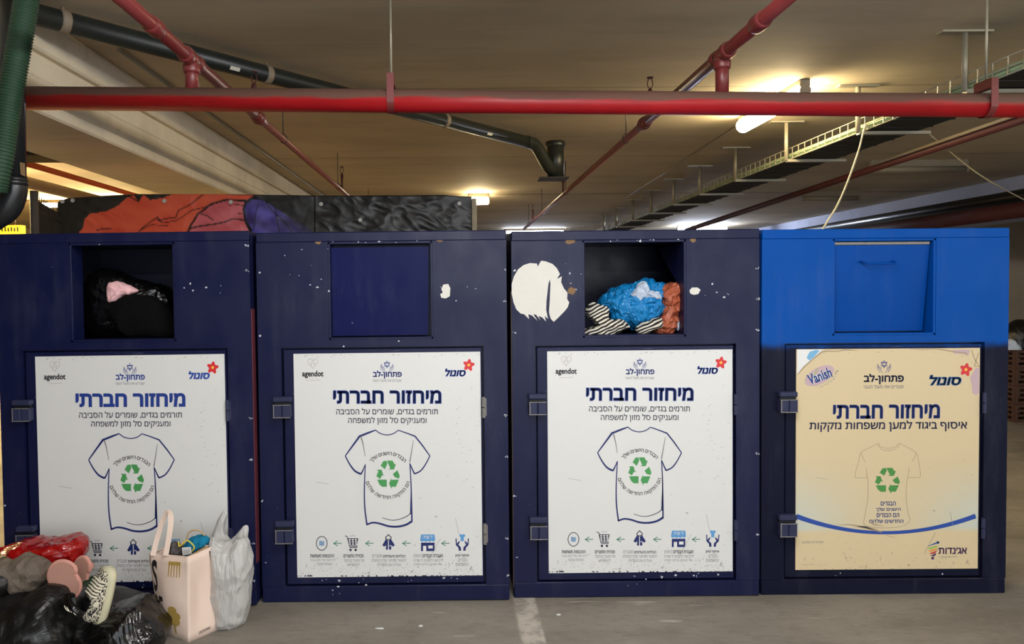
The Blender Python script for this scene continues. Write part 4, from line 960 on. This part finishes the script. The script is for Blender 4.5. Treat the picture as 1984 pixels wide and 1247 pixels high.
crumple('blue_garment', ZT([(380, 410), (440, 330), (520, 306), (590, 325), (602, 360), (520, 410), (480, 470), (470, 560), (390, 560), (370, 440)]), -.265, .035, .05, M['blue_cloth'], 'teal blue garment sticking out of the canvas tote', 'clothes', amp=.012, scale=22, seed=52, **TK)
b = NB(); tube(b, smooth_path([W(*ZT([(a, c)])[0], -.26) for a, c in ((415, 335), (430, 280), (480, 255), (530, 265), (565, 300), (575, 330))], 6), .0035, 8)
tag(obj('cord_loop', b, M['kraft']), 'thin brown cord loop above the teal garment in the tote', 'cord')
b = NB(); tube(b, smooth_path([W(*ZT([(a, c)])[0], -.325) for a, c in ((342, 350), (350, 395), (410, 345), (460, 375), (478, 410), (455, 440))], 6), .0032, 8)
tag(obj('yellow_strap', b, M['tag_yellow']), 'thin yellow strap across the clothes in the tote', 'strap')
b = NB(); f = [W(*ZT([q])[0], -.35) for q in ((370, 408), (448, 402), (455, 460), (378, 475))]
slab(b, [(0, 0), (1, 0), (1, 1), (0, 1)], lambda a, c, t: f[0].lerp(f[1], a).lerp(f[3].lerp(f[2], a), c) + Vector((0, t, 0)), .003)
for k in range(7): 
    for_ = .15 + k * .1; vs = [f[0].lerp(f[1], u).lerp(f[3].lerp(f[2], u), v) - Vector((0, .0006, 0)) for u, v in ((for_, .3), (for_ + .04, .3), (for_ + .04, .8), (for_, .8))]; b.faces.new([b.verts.new(q) for q in vs])
mark(b, 1); tag(obj('care_tag', b, [M['tag_white'], M['ink_grey']]), 'white printed tag on the clothes in the tote', 'tag')
# grey plastic carrier bag
r = thing('carrier_bag', 'pale grey plastic carrier bag standing beside the blush canvas bag', 'bag', W(447, 1225, -.25))
r.location.z = 0
obj('bag_body', inflate(ZT([(640, 320), (690, 330), (750, 355), (805, 345), (850, 330), (900, 310), (950, 330), (970, 400), (978, 560), (965, 760), (970, 900), (930, 1030), (860, 1130), (790, 1170), (740, 1180), (700, 1130), (680, 1050), (640, 960), (625, 860), (640, 700), (655, 560), (640, 440)]), -.25, .1, .085, amp=.02, scale=10, n=120, rings=24, seed=61, zmin=0, ymax=b1), M['grey_film'], r)
for nm, pts in (('handle', [(640, 330), (655, 250), (690, 150), (745, 75), (772, 100), (745, 200), (745, 300), (800, 345), (720, 370)]), ('handle', [(805, 345), (850, 290), (915, 218), (948, 228), (950, 330), (960, 400), (880, 390)])):
    c_ = (700, 265) if pts[0][0] == 640 else (915, 310)
    obj(nm, inflate(ZT(pts), -.22, .016, .016, amp=.006, scale=20, n=60, rings=10, seed=int(pts[0][0]), ymax=b1, center=ZT([c_])[0]), M['canvas'] if False else M['grey_film'], r)
# floor litter
b = NB(); p0, p1 = WZ(727, 1217, .004), WZ(743, 1217, .004); tube(b, [p0, p1], .004, 10); tag(obj('cigarette_butt', b, M['tag_white']), 'white cigarette butt on the floor before the second bin', 'litter')
for px, py, lab in ((815, 1212, 'small crumpled pale scrap on the floor right of the cigarette butt'), (1082, 1190, 'pale pebble on the floor just right of the worn white line')):
    b = NB(); q = WZ(px, py, .003); bmesh.ops.create_icosphere(b, subdivisions=2, radius=.008)
    for v in b.verts: v.co = Vector((v.co.x * 1.4, v.co.y, max(-.003, v.co.z * .5))) + q + Vector(noise.noise_vector(v.co * 90)) * .002
    mark(b, 0, True); tag(obj('scrap', b, M['tag_white']), lab, 'litter')

# ------------------------------------------------------------------ pipes
def pipe_part(name, pts, r_, m, parent, n=18):
    b = NB(); tube(b, pts, r_, n); return obj(name, b, m, parent)
def collar(bm, p, d, r_, L, mi=0):
    d = Vector(d).normalized(); p = Vector(p); tube(bm, [p - d * L / 2, p - d * L * .3, p + d * L * .3, p + d * L / 2], [r_ * .9, r_, r_, r_ * .9], 16, mi)
YM = .06
a0, a1 = W(20, 190, YM), W(2060, 205.5, YM)
main = thing('fire_main_pipe', 'thick red fire main running across above all four bins', 'pipe', (a0 + a1) / 2)
pipe_part('pipe_run', [a0, a1], .0565, M['red'], main, 28)
def along(px): return a0.lerp(a1, (px - 20) / 2040)
for px, L in ((758, 1), (1910, 1)):
    c = along(px); b = NB()
    for s in (-1, 1): box(b, c.x - .017, c.x + .017, c.y + s * .06 - .002, c.y + s * .06 + .002, c.z - .02, c.z + .075)
    pts = [c + Vector((0, .0615 * math.cos(t), .0615 * math.sin(t))) for t in [PI + PI * k / 16 for k in range(17)]]
    for p0, p1 in zip(pts, pts[1:]):
        q = [b.verts.new(v + Vector((dx, 0, 0))) for v, dx in ((p0, -.017), (p0, .017), (p1, .017), (p1, -.017))]; b.faces.new(q)
    box(b, c.x - .017, c.x + .017, c.y - .062, c.y + .062, c.z + .075, c.z + .12); mark(b)
    h = obj('hanger_strap', b, M['brick'], main)
    pipe_part('hanger_rod', [c + Vector((0, 0, .11)), Vector((c.x, c.y, ZC + .001))], .006, M['steel'], main, 8)
def branch(tee, y0, y1, yred, label, heads, hangers):
    p = W(tee[0], tee[1], YM); x, z = p.x, 2.645; r = thing('sprinkler_branch_pipe', label, 'pipe', (x, YM, z), 'red brown sprinkler branch pipes')
    pipe_part('pipe_run', [(x, y0, z), (x, yred, z)], .031, M['brick'], r)
    pipe_part('pipe_run', [(x, yred, z), (x, y1, z)], .025, M['copper_pipe'], r)
    c = along(tee[0]); pipe_part('riser', [(x, YM, c.z + .03), (x, YM, z)], .032, M['brick'], r)
    b = NB(); collar(b, (x, YM, z - .045), (0, 0, 1), .041, .05); collar(b, (x, YM - .07, z), (0, 1, 0), .041, .06); collar(b, (x, YM + .07, z), (0, 1, 0), .041, .06); tube(b, [(x, YM - .06, z), (x, YM + .06, z)], .037, 16); obj('tee_joint', b, M['brick'], r)
    b = NB(); collar(b, (x, YM - .45, z), (0, 1, 0), .04, .1); obj('coupling', b, M['brick'], r)
    b = NB(); tube(b, [(x, yred - .16, z), (x, yred - .1, z), (x, yred, z), (x, yred + .05, z), (x, yred + .12, z)], [.034, .04, .039, .03, .024], 16); collar(b, (x, yred - .05, z), (0, 1, 0), .045, .04); obj('reducer', b, M['brick'], r)
    for yy in heads:
        b = NB(); tube(b, [(x, yy, z + .015), (x, yy, z + .16)], .012, 10); tube(b, [(x, yy, z + .14), (x, yy, z + .18), (x, yy, z + .19), (x, yy, z + .2)], [.016, .018, .012, .008], 10)
        for s in (-1, 1): tube(b, smooth_path([(x + s * .009, yy, z + .2), (x + s * .018, yy, z + .225), (x + s * .012, yy, z + .255), (x, yy, z + .27)], 4), .0035, 6)
        tube(b, [(x, yy, z + .265), (x, yy, z + .272)], .022, 12); setlabel(obj('sprinkler_head', b, M['dark_red'], r), 'dark upright sprinkler head')
    for yy in hangers:
        b = NB(); tube(b, [(x + .026 * math.sin(t), yy, z + .026 * math.cos(t) * 1.3 + .006) for t in [2 * PI * k / 16 for k in range(17)]], .004, 6); tube(b, [(x, yy, z + .04), (x, yy, ZC + .001)], .004, 6); obj('pipe_hanger', b, M['dark_steel'], r)
branch((371, 112), -1.4, 9.6, 1.35, 'red brown sprinkler pipe on the left, running back under the ceiling', (1.2, 4.9, 8.4), (2.0, 4.6, 7.5))
branch((1399, 120), -1.4, 10.5, 1.6, 'red brown sprinkler pipe on the right, running back under the ceiling', (1.4, 5.4, 8.9), (2.1, 5.2, 7.6, 9.6))
# dark drain pipe slung under the ceiling
ZD = 2.935
d0, d1 = WZ(15, 14, ZD), WZ(1026, 276, ZD)
drain = thing('drain_pipe', 'dark grey green drain pipe slung diagonally under the ceiling', 'pipe', (d0 + d1) / 2)
pipe_part('pipe_run', [d0, d1], .056, M['drain'], drain, 22)
dd = (d1 - d0).normalized(); e1 = d1 + dd * .12 + Vector((0, 0, -.02)); e2 = d1 + dd * .33 + Vector((0, 0, -.19))
b = NB(); tube(b, smooth_path([d1 - dd * .06, d1, e1, e2, e2 + dd * .1 + Vector((0, 0, -.03))], 5), .06, 20); obj('elbow', b, M['drain'], drain)
v0 = e2 + dd * .14
b = NB(); tube(b, [(v0.x, v0.y, 2.64), (v0.x, v0.y, ZC + .001)], .085, 22); collar(b, (v0.x, v0.y, ZC - .03), (0, 0, 1), .1, .06); obj('standpipe', b, M['drain'], drain)
b = NB(); box(b, v0.x - .18, v0.x + .12, v0.y - .12, v0.y + .12, 2.625, 2.64, .003); obj('base_plate', b, M['dark_steel'], drain)
for px, py in ((118, 45), (530, 140), (868, 232)):
    c = WZ(px, py, ZD); t = (c - d0).dot(dd); c = d0 + dd * t; b = NB(); collar(b, c, dd, .062, .05); tube(b, [c + Vector((0, 0, .05)), Vector((c.x, c.y, ZC))], .006, 6); obj('pipe_clamp', b, M['grey_pipe'], drain)
for px, py in ((470, 118), (953, 252)):
    c = WZ(px, py, ZD); t = (c - d0).dot(dd); c = d0 + dd * t; b = NB(); u = dd.cross(Vector((0, 0, 1))).normalized(); nrm = (u * (1 if u.y < 0 else -1) * .8 + Vector((0, 0, -.55))).normalized(); up = dd.cross(nrm).normalized()
    f = [c + nrm * .0575 + dd * sx * .035 + up * sy * .012 for sx, sy in ((-1, -1), (1, -1), (1, 1), (-1, 1))]
    b.faces.new([b.verts.new(q) for q in f]); b.faces.new([b.verts.new(q - nrm * .003) for q in f][::-1]); mark(b); setlabel(obj('pipe_label', b, M['label'], drain), 'small white label stuck on the pipe')
# black downpipe at the left edge and the hose beside it
Yd = -.13
r = thing('downpipe', 'black plastic downpipe with an elbow at the left edge', 'pipe', W(26, 250, Yd))
pipe_part('pipe_run', [W(22, -30, Yd), W(24, 120, Yd), W(27, 350, Yd)], .052, M['black_pipe'], r, 22)
b = NB(); tube(b, smooth_path([W(27, 345, Yd), W(27, 375, Yd), W(14, 405, Yd), W(-14, 425, Yd), W(-60, 458, Yd)], 6), .056, 20); tube(b, [W(27, 348, Yd), W(27, 360, Yd)], .06, 20); obj('elbow', b, M['black_pipe'], r)
b = NB(); q = [W(x, y, Yd - .04) for x, y in ((38, 314), (48, 316), (49, 342), (40, 338))]; slab(b, [(0, 0), (1, 0), (1, 1), (0, 1)], lambda a, c, t: q[0].lerp(q[1], a).lerp(q[3].lerp(q[2], a), c) + Vector((0, t, 0)), .002); setlabel(obj('torn_sticker', b, M['rust'], r), 'torn reddish sticker')
path = smooth_path([W(x, y, Yd - .13) for x, y in ((56, -40), (50, 10), (38, 80), (26, 150), (15, 220), (5, 290), (-10, 370))], 60)
b = NB(); tube(b, path, [.05 + .0035 * math.sin(k * 2 * PI / 5.0) for k in range(len(path))], 20); tag(obj('corrugated_hose', b, M['hose']), 'green corrugated hose hanging in front of the black downpipe', 'hose')
# other bay on the left
b = NB(); x = -4.0; tube(b, [(x, 2.7, 2.72), (x, 14, 2.72)], .03, 12); tag(obj('pipe', b, M['orange']), 'orange red pipe under the lit ceiling beyond the beam, upper left', 'pipe')
b = NB(); x = -5.0; tube(b, [(x, 2.7, 2.8), (x, 13, 2.8)], .07, 14); tag(obj('pipe', b, M['grey_pipe']), 'dusty grey pipe beyond the beam, below the orange pipe', 'pipe')
b = NB(); tube(b, [(-2.985, 2.6, 2.52), (-2.985, 12, 2.52)], .016, 10); tag(obj('conduit', b, M['cable_white']), 'white conduit along the lower edge of the concrete beam', 'conduit')
b = NB(); p0 = W(-60, 452, 6.5); box(b, p0.x - .5, W(42, 452, 6.5).x, 6.5, 6.6, 1.7, W(0, 436, 6.5).z, .004, 0)
for k in range(6): q = W(4 + k * 6, 444, 6.495); box(b, q.x - .008, q.x + .008, 6.49, 6.5, q.z - .03, q.z + (.03 if k % 2 else .02), 0, 1)
for dx in (.1, .6): box(b, p0.x + dx - .005, p0.x + dx + .005, 6.545, 6.555, W(0, 436, 6.5).z - .01, ZC, 0, 1)
tag(obj('yellow_sign', b, [M['yellow'], M['sign_ink']]), 'glowing yellow sign far behind, at the left edge above the leftmost bin', 'sign')
# right-hand pipes and ducts
def run(name, p0, p1, r_, m, label, cat='pipe', n=14):
    b = NB(); tube(b, [p0, p1], r_, n); return tag(obj(name, b, m), label, cat)
run('pipe', W(2040, 212, 2.3), W(1330, 446, 8.6), .036, M['dark_red'], 'brown red pipe slanting back under the cable tray on the right')
run('conduit', W(2000, 212, 2.4), W(1692, 319, 4.2), .016, M['grey_pipe'], 'pale steel conduit just above the brown red pipe, right', 'conduit')
run('pipe', (7.0, 2, 2.44), (7.0, 15, 2.44), .1, M['dark_red'], 'big dark red pipe at the far right, low under the ceiling')
run('pipe', (7.3, 2, 2.66), (7.3, 15, 2.66), .085, M['black_pipe'], 'black pipe along the pale beam at the far right')
run('conduit', WZ(1213, 382, 3.0), WZ(1436, 240, 3.0), .011, M['grey_pipe'], 'thin grey conduit on the ceiling leading to the lit lamp', 'conduit', 8)
run('conduit', (-2.05, 1.0, 2.995), (-2.05, 11, 2.995), .013, M['steel'], 'steel conduit on the ceiling alongside the concrete beam', 'conduit', 8)
b = NB(); tube(b, smooth_path([Vector((3.085, 1.95, 2.68)), W(1676, 245, 1.9), W(1664, 290, 1.8), W(1645, 345, 1.7), W(1622, 398, 1.6), W(1588, 455, 1.5), W(1560, 520, 1.5), Vector((2.45, 1.5, .6)), Vector((2.4, 1.5, .01))], 8), .0065, 8); tag(obj('cable', b, M['cable_white']), 'cream cable hanging in a curve from the cable tray behind the blue topped bin', 'cable')
b = NB(); tube(b, smooth_path([WZ(1796, 255, ZC), W(1868, 316, 3.3), W(1920, 352, 3.1), W(2000, 395, 2.9)], 8), .006, 6); tag(obj('cable', b, M['steel']), 'grey cable sagging at the right edge under the ceiling', 'cable')
# cable tray with hangers
XT0, XT1, ZT0 = 3.08, 3.5, 2.68
tray = thing('cable_tray', 'steel wire cable tray hanging under the ceiling on the right', 'cable tray', (3.3, 4, ZT0))
for nm, x in (('side_rail', XT0), ('side_rail', XT1)):
    b = NB()
    for z in (ZT0, ZT0 + .04, ZT0 + .1): tube(b, [(x, -.4, z), (x, 14, z)], .004, 6)
    for k in range(120): y = -.4 + k * .12; box(b, x - .003, x + .003, y - .003, y + .003, ZT0, ZT0 + .1)
    obj(nm, b, M['steel'], tray)
b = NB(); box(b, XT0 + .01, XT1 - .01, -.4, 14, ZT0 - .004, ZT0 + .004)
for k in range(60): y = -.3 + k * .24; box(b, XT0, XT1, y - .004, y + .004, ZT0 - .01, ZT0 - .003)
obj('tray_floor', b, M['tray_dark'], tray)
for px, py in ((1905, 60), (1690, 165), (1563, 235), (1463, 285), (1387, 320), (1327, 346), (1286, 368), (1255, 386), (1228, 402), (1205, 414)):
    y = WZ(px, py, ZC).y; x = XT0 - .035; b = NB(); tube(b, [(x - .02, y, ZT0 - .02), (x - .02, y, ZC)], .02, 4); box(b, x - .17, x + .13, y - .03, y + .03, ZC - .012, ZC + .001); box(b, x - .02, XT1 + .06, y - .02, y + .02, ZT0 - .035, ZT0 - .012)
    obj('tray_hanger', b, M['steel'], tray)
b = NB(); tube(b, [(XT0 + .05, -.4, ZT0 + .04), (XT0 + .05, 14, ZT0 + .04)], .028, 10); tag(obj('conduit', b, M['cable_green']), 'pale green conduit lying in the cable tray', 'conduit')
b = NB()
for k in range(5): tube(b, [(XT0 + .13 + k * .06, -.4 + 2.4 * j, ZT0 + .025 + .006 * ((j + k) % 3)) for j in range(7)], .022, 8)
tag(obj('cable_bundle', b, M['tray_dark']), 'bundle of dark cables lying in the cable tray', 'cable', kind='stuff')

# ------------------------------------------------------------------ lamps
def batten(label, c, L, axis, lit, rgb, housing_h=.05):
    """fluorescent batten fixed under the ceiling: housing, diffuser or bare tube, end caps"""
    c = Vector(c); r = thing('ceiling_lamp', label, 'lamp', (c.x, c.y, ZC), 'fluorescent ceiling battens'); z1 = ZC - c.z
    def bx(bm, l, wd, za, zb, bev=.004):
        if axis == 'x': box(bm, c.x - l / 2, c.x + l / 2, c.y - wd / 2, c.y + wd / 2, za, zb, bev)
        else: box(bm, c.x - wd / 2, c.x + wd / 2, c.y - l / 2, c.y + l / 2, za, zb, bev)
    b = NB(); bx(b, L, .075, c.z + .03, min(ZC, c.z + .13))
    if c.z < 2.8: tube(b, [c + Vector((0, .3, .1)), Vector((c.x, c.y + .3, ZC))], .008, 8); tube(b, [c + Vector((0, -.3, .1)), Vector((c.x, c.y - .3, ZC))], .008, 8)
    obj('housing', b, M['housing'], r)
    d = Vector((L / 2 - .02, 0, 0)) if axis == 'x' else Vector((0, L / 2 - .02, 0))
    b = NB(); tube(b, [c - d, c + d], .038 if housing_h < .06 else housing_h, 12); obj('diffuser' if housing_h > .06 else 'tube', b, lit and emit('lit_tube', rgb, lit) or M['housing'], r)
    for s in (-1, 1): b = NB(); q = c + d * s * 1.0; tube(b, [q, q + d.normalized() * s * .03], .041, 12); obj('end_cap', b, M['housing'], r)
WARM, COOL = (255, 230, 178), (225, 235, 255)
batten('lit fluorescent lamp overhead in front of the bins', (.45, -2.0, 2.72), 1.5, 'y', KEY, (246, 246, 248))
batten('added unseen fill lamp overhead, off to the right of the bins', (4.6, -1.2, 2.93), 1.5, 'y', KEY * .42, (255, 246, 228))  # added out of view to brighten the right side
batten('added unseen fill lamp overhead, behind the viewer', (.3, -4.8, 2.72), 1.5, 'x', KEY, (246, 246, 248))  # fill lamp added behind the camera to light the bin fronts
pA, pB = WZ(1572, 168, 2.93), WZ(1447, 240, 2.93)
batten('lit fluorescent lamp partly hidden by the red fire main, right', ((pA.x + pB.x) / 2, (pA.y + pB.y) / 2 + .1, 2.93), abs(pA.y - pB.y), 'y', FAR_A, WARM, .061)
p = WZ(927, 385, 2.93); batten('lit fluorescent lamp just beyond the right end of the painted tarp', (p.x, p.y, 2.9), .34, 'x', FAR_B, WARM, .062)
p = WZ(1360, 443, 2.93); batten('bright cool white lamp far back above the stickered bin', (p.x, p.y, 2.93), 1.2, 'x', FAR_C, COOL, .066)
p = WZ(1035, 449, 2.93); batten('far cool lamp low over the gap between second and third bins', (p.x, p.y, 2.93), 1.5, 'x', FAR_C * .3, COOL)
p = WZ(1780, 328, 2.9); batten('unlit lamp fixture under the ceiling, right, nearest of the dark ones', (p.x, p.y, 2.9), 1.15, 'x', 0, WARM)
p = WZ(1608, 384, 2.9); batten('unlit lamp fixture further back, left of the cream hanging cable', (p.x, p.y, 2.9), .9, 'x', 0, WARM)
batten('lit lamp in the left bay beyond the concrete beam', (-6.2, 4.6, 2.64), 1.5, 'y', LEFTB, (255, 222, 165))
batten('lit lamp deep in the left bay behind the fence', (-6.0, 8.5, 2.93), 1.5, 'x', LEFTB, (255, 220, 150))

# ------------------------------------------------------------------ painted tarp, fence, boards behind the bins
def tarp():
    Y = 1.75
    r = thing('painted_tarp', 'black tarp painted with red and purple shapes, hung behind the left bins', 'tarp', W(510, 500, Y)); nx, ny = 640, 66
    top = [(112, 392), (130, 384), (200, 379), (260, 376), (420, 376), (500, 377), (620, 379), (760, 379), (860, 378), (914, 381)]
    def ty(x):
        for a, c in zip(top, top[1:]):
            if x <= c[0]: return a[1] + (c[1] - a[1]) * (x - a[0]) / (c[0] - a[0])
        return top[-1][1]
    from bisect import bisect
    s = lambda pts: [(x / 3.464, 360 + y / 3.464) for x, y in pts]
    redp = s([(535, 310), (560, 280), (570, 225), (600, 190), (720, 170), (800, 130), (850, 80), (900, 60), (930, 105), (965, 60), (1010, 95), (1090, 85), (1170, 50), (1710, 60), (1640, 110), (1630, 160), (1660, 250), (1680, 320), (1690, 620), (530, 620)])
    deep = s([(1280, 290), (1340, 190), (1420, 125), (1530, 95), (1640, 110), (1640, 200), (1670, 300), (1700, 620), (1250, 620)])
    purp = s([(1640, 130), (1700, 90), (1760, 90), (1850, 150), (1960, 220), (2120, 310), (2300, 620), (1740, 620), (1690, 290), (1650, 220)])
    lines = [s(q) for q in ([(935, 305), (1010, 240), (1060, 210), (1070, 230), (1180, 210), (1195, 165), (1270, 130), (1370, 55)], [(1055, 225), (1100, 250), (1180, 235), (1290, 165), (1420, 130)], [(940, 300), (1020, 260), (1130, 270)], [(1260, 305), (1330, 190), (1420, 120), (1520, 92), (1650, 100)], [(1280, 285), (1380, 265), (1500, 245), (1560, 220), (1640, 230)], [(1340, 185), (1390, 200), (1430, 230)],
             [(1690, 320), (1650, 240), (1635, 160), (1650, 110), (1710, 80), (1780, 95)], [(650, 300), (700, 285), (750, 290)], [(870, 70), (930, 105), (960, 60)], [(1700, 300), (1715, 200), (1735, 120)], [(1850, 150), (1860, 240), (1880, 310)], [(1780, 100), (1820, 160), (1900, 230), (1960, 310)], [(1540, 130), (1600, 125), (1640, 135)], [(1600, 185), (1640, 190)])]
    lw = [1.4, 1.1, .9, 3.2, 2.2, 1.3, 3.6, 1.2, 1.5, .9, 1.3, 1.2, .9, 1.2]
    def inside(P, x, y):
        c = False; j = len(P) - 1
        for i in range(len(P)):
            if (P[i][1] > y) != (P[j][1] > y) and x < (P[j][0] - P[i][0]) * (y - P[i][1]) / (P[j][1] - P[i][1]) + P[i][0]: c = not c
            j = i
        return c
    def dist(x, y):
        best = 0
        for L, wd in zip(lines, lw):
            for a, c in zip(L, L[1:]):
                if x < min(a[0], c[0]) - 4 or x > max(a[0], c[0]) + 4: continue
                dx, dy = c[0] - a[0], c[1] - a[1]; t = max(0, min(1, ((x - a[0]) * dx + (y - a[1]) * dy) / (dx * dx + dy * dy + 1e-9)))
                d = math.hypot(x - a[0] - t * dx, y - a[1] - t * dy); best = max(best, min(1, max(0, (wd / 2 + .8 - d) / .9)))
        return best
    b = NB(); lay = b.verts.layers.float_color.new('pigment'); g = []
    for i in range(nx + 1):
        x = 112 + 802 * i / nx; col = []
        for j in range(ny + 1):
            y = ty(x) + (520 - ty(x)) * j / ny
            nn = noise.noise(Vector((x * .03, y * .05, 1))) * .4 + noise.noise(Vector((x * .08, y * .09, 4))) * .2
            sag = 1 - 2 * abs(noise.noise(Vector((x * .016 + y * .012, y * .028 - x * .006, 7)))); sag2 = 1 - 2 * abs(noise.noise(Vector((x * .035 - y * .03, y * .045, 2))))
            amp = .008 if x < 610 else .014
            q = W(x, y, Y + amp * (-sag * .6 - sag2 * .35 + nn * .6)); v = b.verts.new(q)
            c = (.012, .011, .011) if x > 480 else (.03, .026, .02)
            jx, jy = x + nn * 3, y + nn * 2
            if y < 470 or True:
                if inside(redp, jx, jy): 
                    k = .5 + .5 * noise.noise(Vector((x * .02, y * .04, 3))); c = tuple(a + (e - a) * k for a, e in zip((.72, .075, .035), (.85, .15, .07)))
                    if inside(deep, jx, jy): c = tuple(a + (e - a) * k for a, e in zip((.5, .05, .055), (.85, .22, .24)))
                if inside(purp, jx, jy): k = .5 + noise.noise(Vector((x * .03, y * .05, 9))); c = tuple(a + (e - a) * k for a, e in zip((.05, .03, .16), (.12, .1, .45))); k2 = max(0, min(1, (x - 520) / 90)); c = tuple(a * (1 - k2) + .012 * k2 for a in c)
                k = dist(jx, jy); c = tuple(a * (1 - k) + .008 * k for a in c)
            v[lay] = (*c, 1); col.append(v)
        g.append(col)
    for i in range(nx):
        for j in range(ny): b.faces.new((g[i][j], g[i][j + 1], g[i + 1][j + 1], g[i + 1][j]))
    mark(b, 0, True)
    q = N('painted_tarp_face'); at = q.n('ShaderNodeAttribute'); at.attribute_name = 'pigment'; q.bump(q.noise(5, 3, .5, dist=1.2), .15, .02); q.out(at.outputs['Color'], .4)
    sh = obj('tarp_sheet', b, q.m, r, True, False); md = sh.modifiers.new('thickness', 'SOLIDIFY'); md.thickness = .004; md.offset = 1
    for px, py in ((120, 390), (140, 388), (318, 389), (447, 391), (622, 395), (890, 394), (698, 426)):
        b = NB(); c = W(px, py, Y - .035); tube(b, [c, c + Vector((0, .012, 0))], .014, 14); obj('grommet', b, M['grommet'], r)
    b = NB(); tube(b, [W(116, 394, Y + .06), W(914, 386, Y + .06)], .02, 10); obj('top_rail', b, M['tarp_edge'], r)
    for px in (125, 500, 900): b = NB(); q = W(px, 400, Y + .06); tube(b, [(q.x, q.y, 0), q], .02, 10); obj('post', b, M['post'], r)
tarp()
q = W(918, 400, 1.72); z1 = W(918, 385, 1.72).z; b = NB(); box(b, q.x - .016, q.x + .02, 1.69, 1.78, 0, z1, .004); tag(obj('timber_post', b, M['timber']), 'pale weathered post at the right end of the painted tarp', 'post')
q = W(66, 370, 1.35); r = thing('wire_fence', 'dark wire mesh fence with a grey post, left of the painted tarp', 'fence', (q.x, 1.35, 0))
b = NB(); tube(b, [(q.x, 1.35, 0), (q.x, 1.35, q.z)], .026, 16); setlabel(obj('post', b, M['post'], r), 'smooth grey steel post')
b = NB(); e0 = W(70, 388, 1.36); e1 = W(118, 416, 1.72)
for k in range(30): c = e0.lerp(e1, k / 29); tube(b, [(c.x, c.y, .05), (c.x, c.y, c.z + .04 * (k % 2 == 0))], .0028, 5)
for dz in (0, -.06, -.25, -.5, -1.2): tube(b, [e0 + Vector((0, 0, dz)), e1 + Vector((0, 0, dz))], .004, 5)
obj('wire_mesh', b, M['wire'], r)

# ------------------------------------------------------------------ crates and bag on the far right
base = WZ(1985, 811, 0)
for k in range(4):
    r = thing('crate', ('brown plastic crate standing on the floor at the bottom of the far right stack', 'second brown crate from the floor in the far right stack', 'third brown crate from the floor in the far right stack', 'topmost brown crate of the far right stack, under the black bag')[k], 'crate', (base.x, base.y, .2 * k), 'brown crates stacked at the far right')
    b = NB(); h = .196; wd, dp = .26, .2
    for s in (-1, 1):
        for z0, z1 in ((0, .03), (.06, .085), (.115, .14), (.165, h)): box(b, -wd, wd, s * dp - .012, s * dp + .012, z0, z1, .003); box(b, s * wd - .012, s * wd + .012, -dp, dp, z0, z1, .003)
        for j in range(5): x = -wd + j * wd / 2; box(b, x - .03, x + .03, s * dp - .009, s * dp + .009, 0, h)
        for j in range(4): y = -dp + j * dp * 2 / 3; box(b, s * wd - .009, s * wd + .009, y - .025, y + .025, 0, h)
    obj('crate_shell', b, M['crate'], r, False); b = NB(); box(b, -wd + .013, wd - .013, -dp + .013, dp - .013, .004, .012); obj('crate_floor', b, M['crate'], r, False)
Yc = base.y
crumple('bin_liner_bag', [(1945, 700), (1944, 650), (1958, 628), (1985, 618), (2015, 640), (2020, 700)], Yc, .16, .16, M['black_film'], 'black bag on top of the brown crates at the far right', 'bag', amp=.03, scale=6, seed=71, zmin=.8)
crumple('white_cloth', [(1945, 684), (1946, 664), (1958, 656), (1972, 668), (1976, 684)], Yc - .17, .06, .05, M['white_cloth'], 'white cloth draped beside the black bag on the brown crates', 'clothes', amp=.02, scale=12, seed=72, zmin=.8)
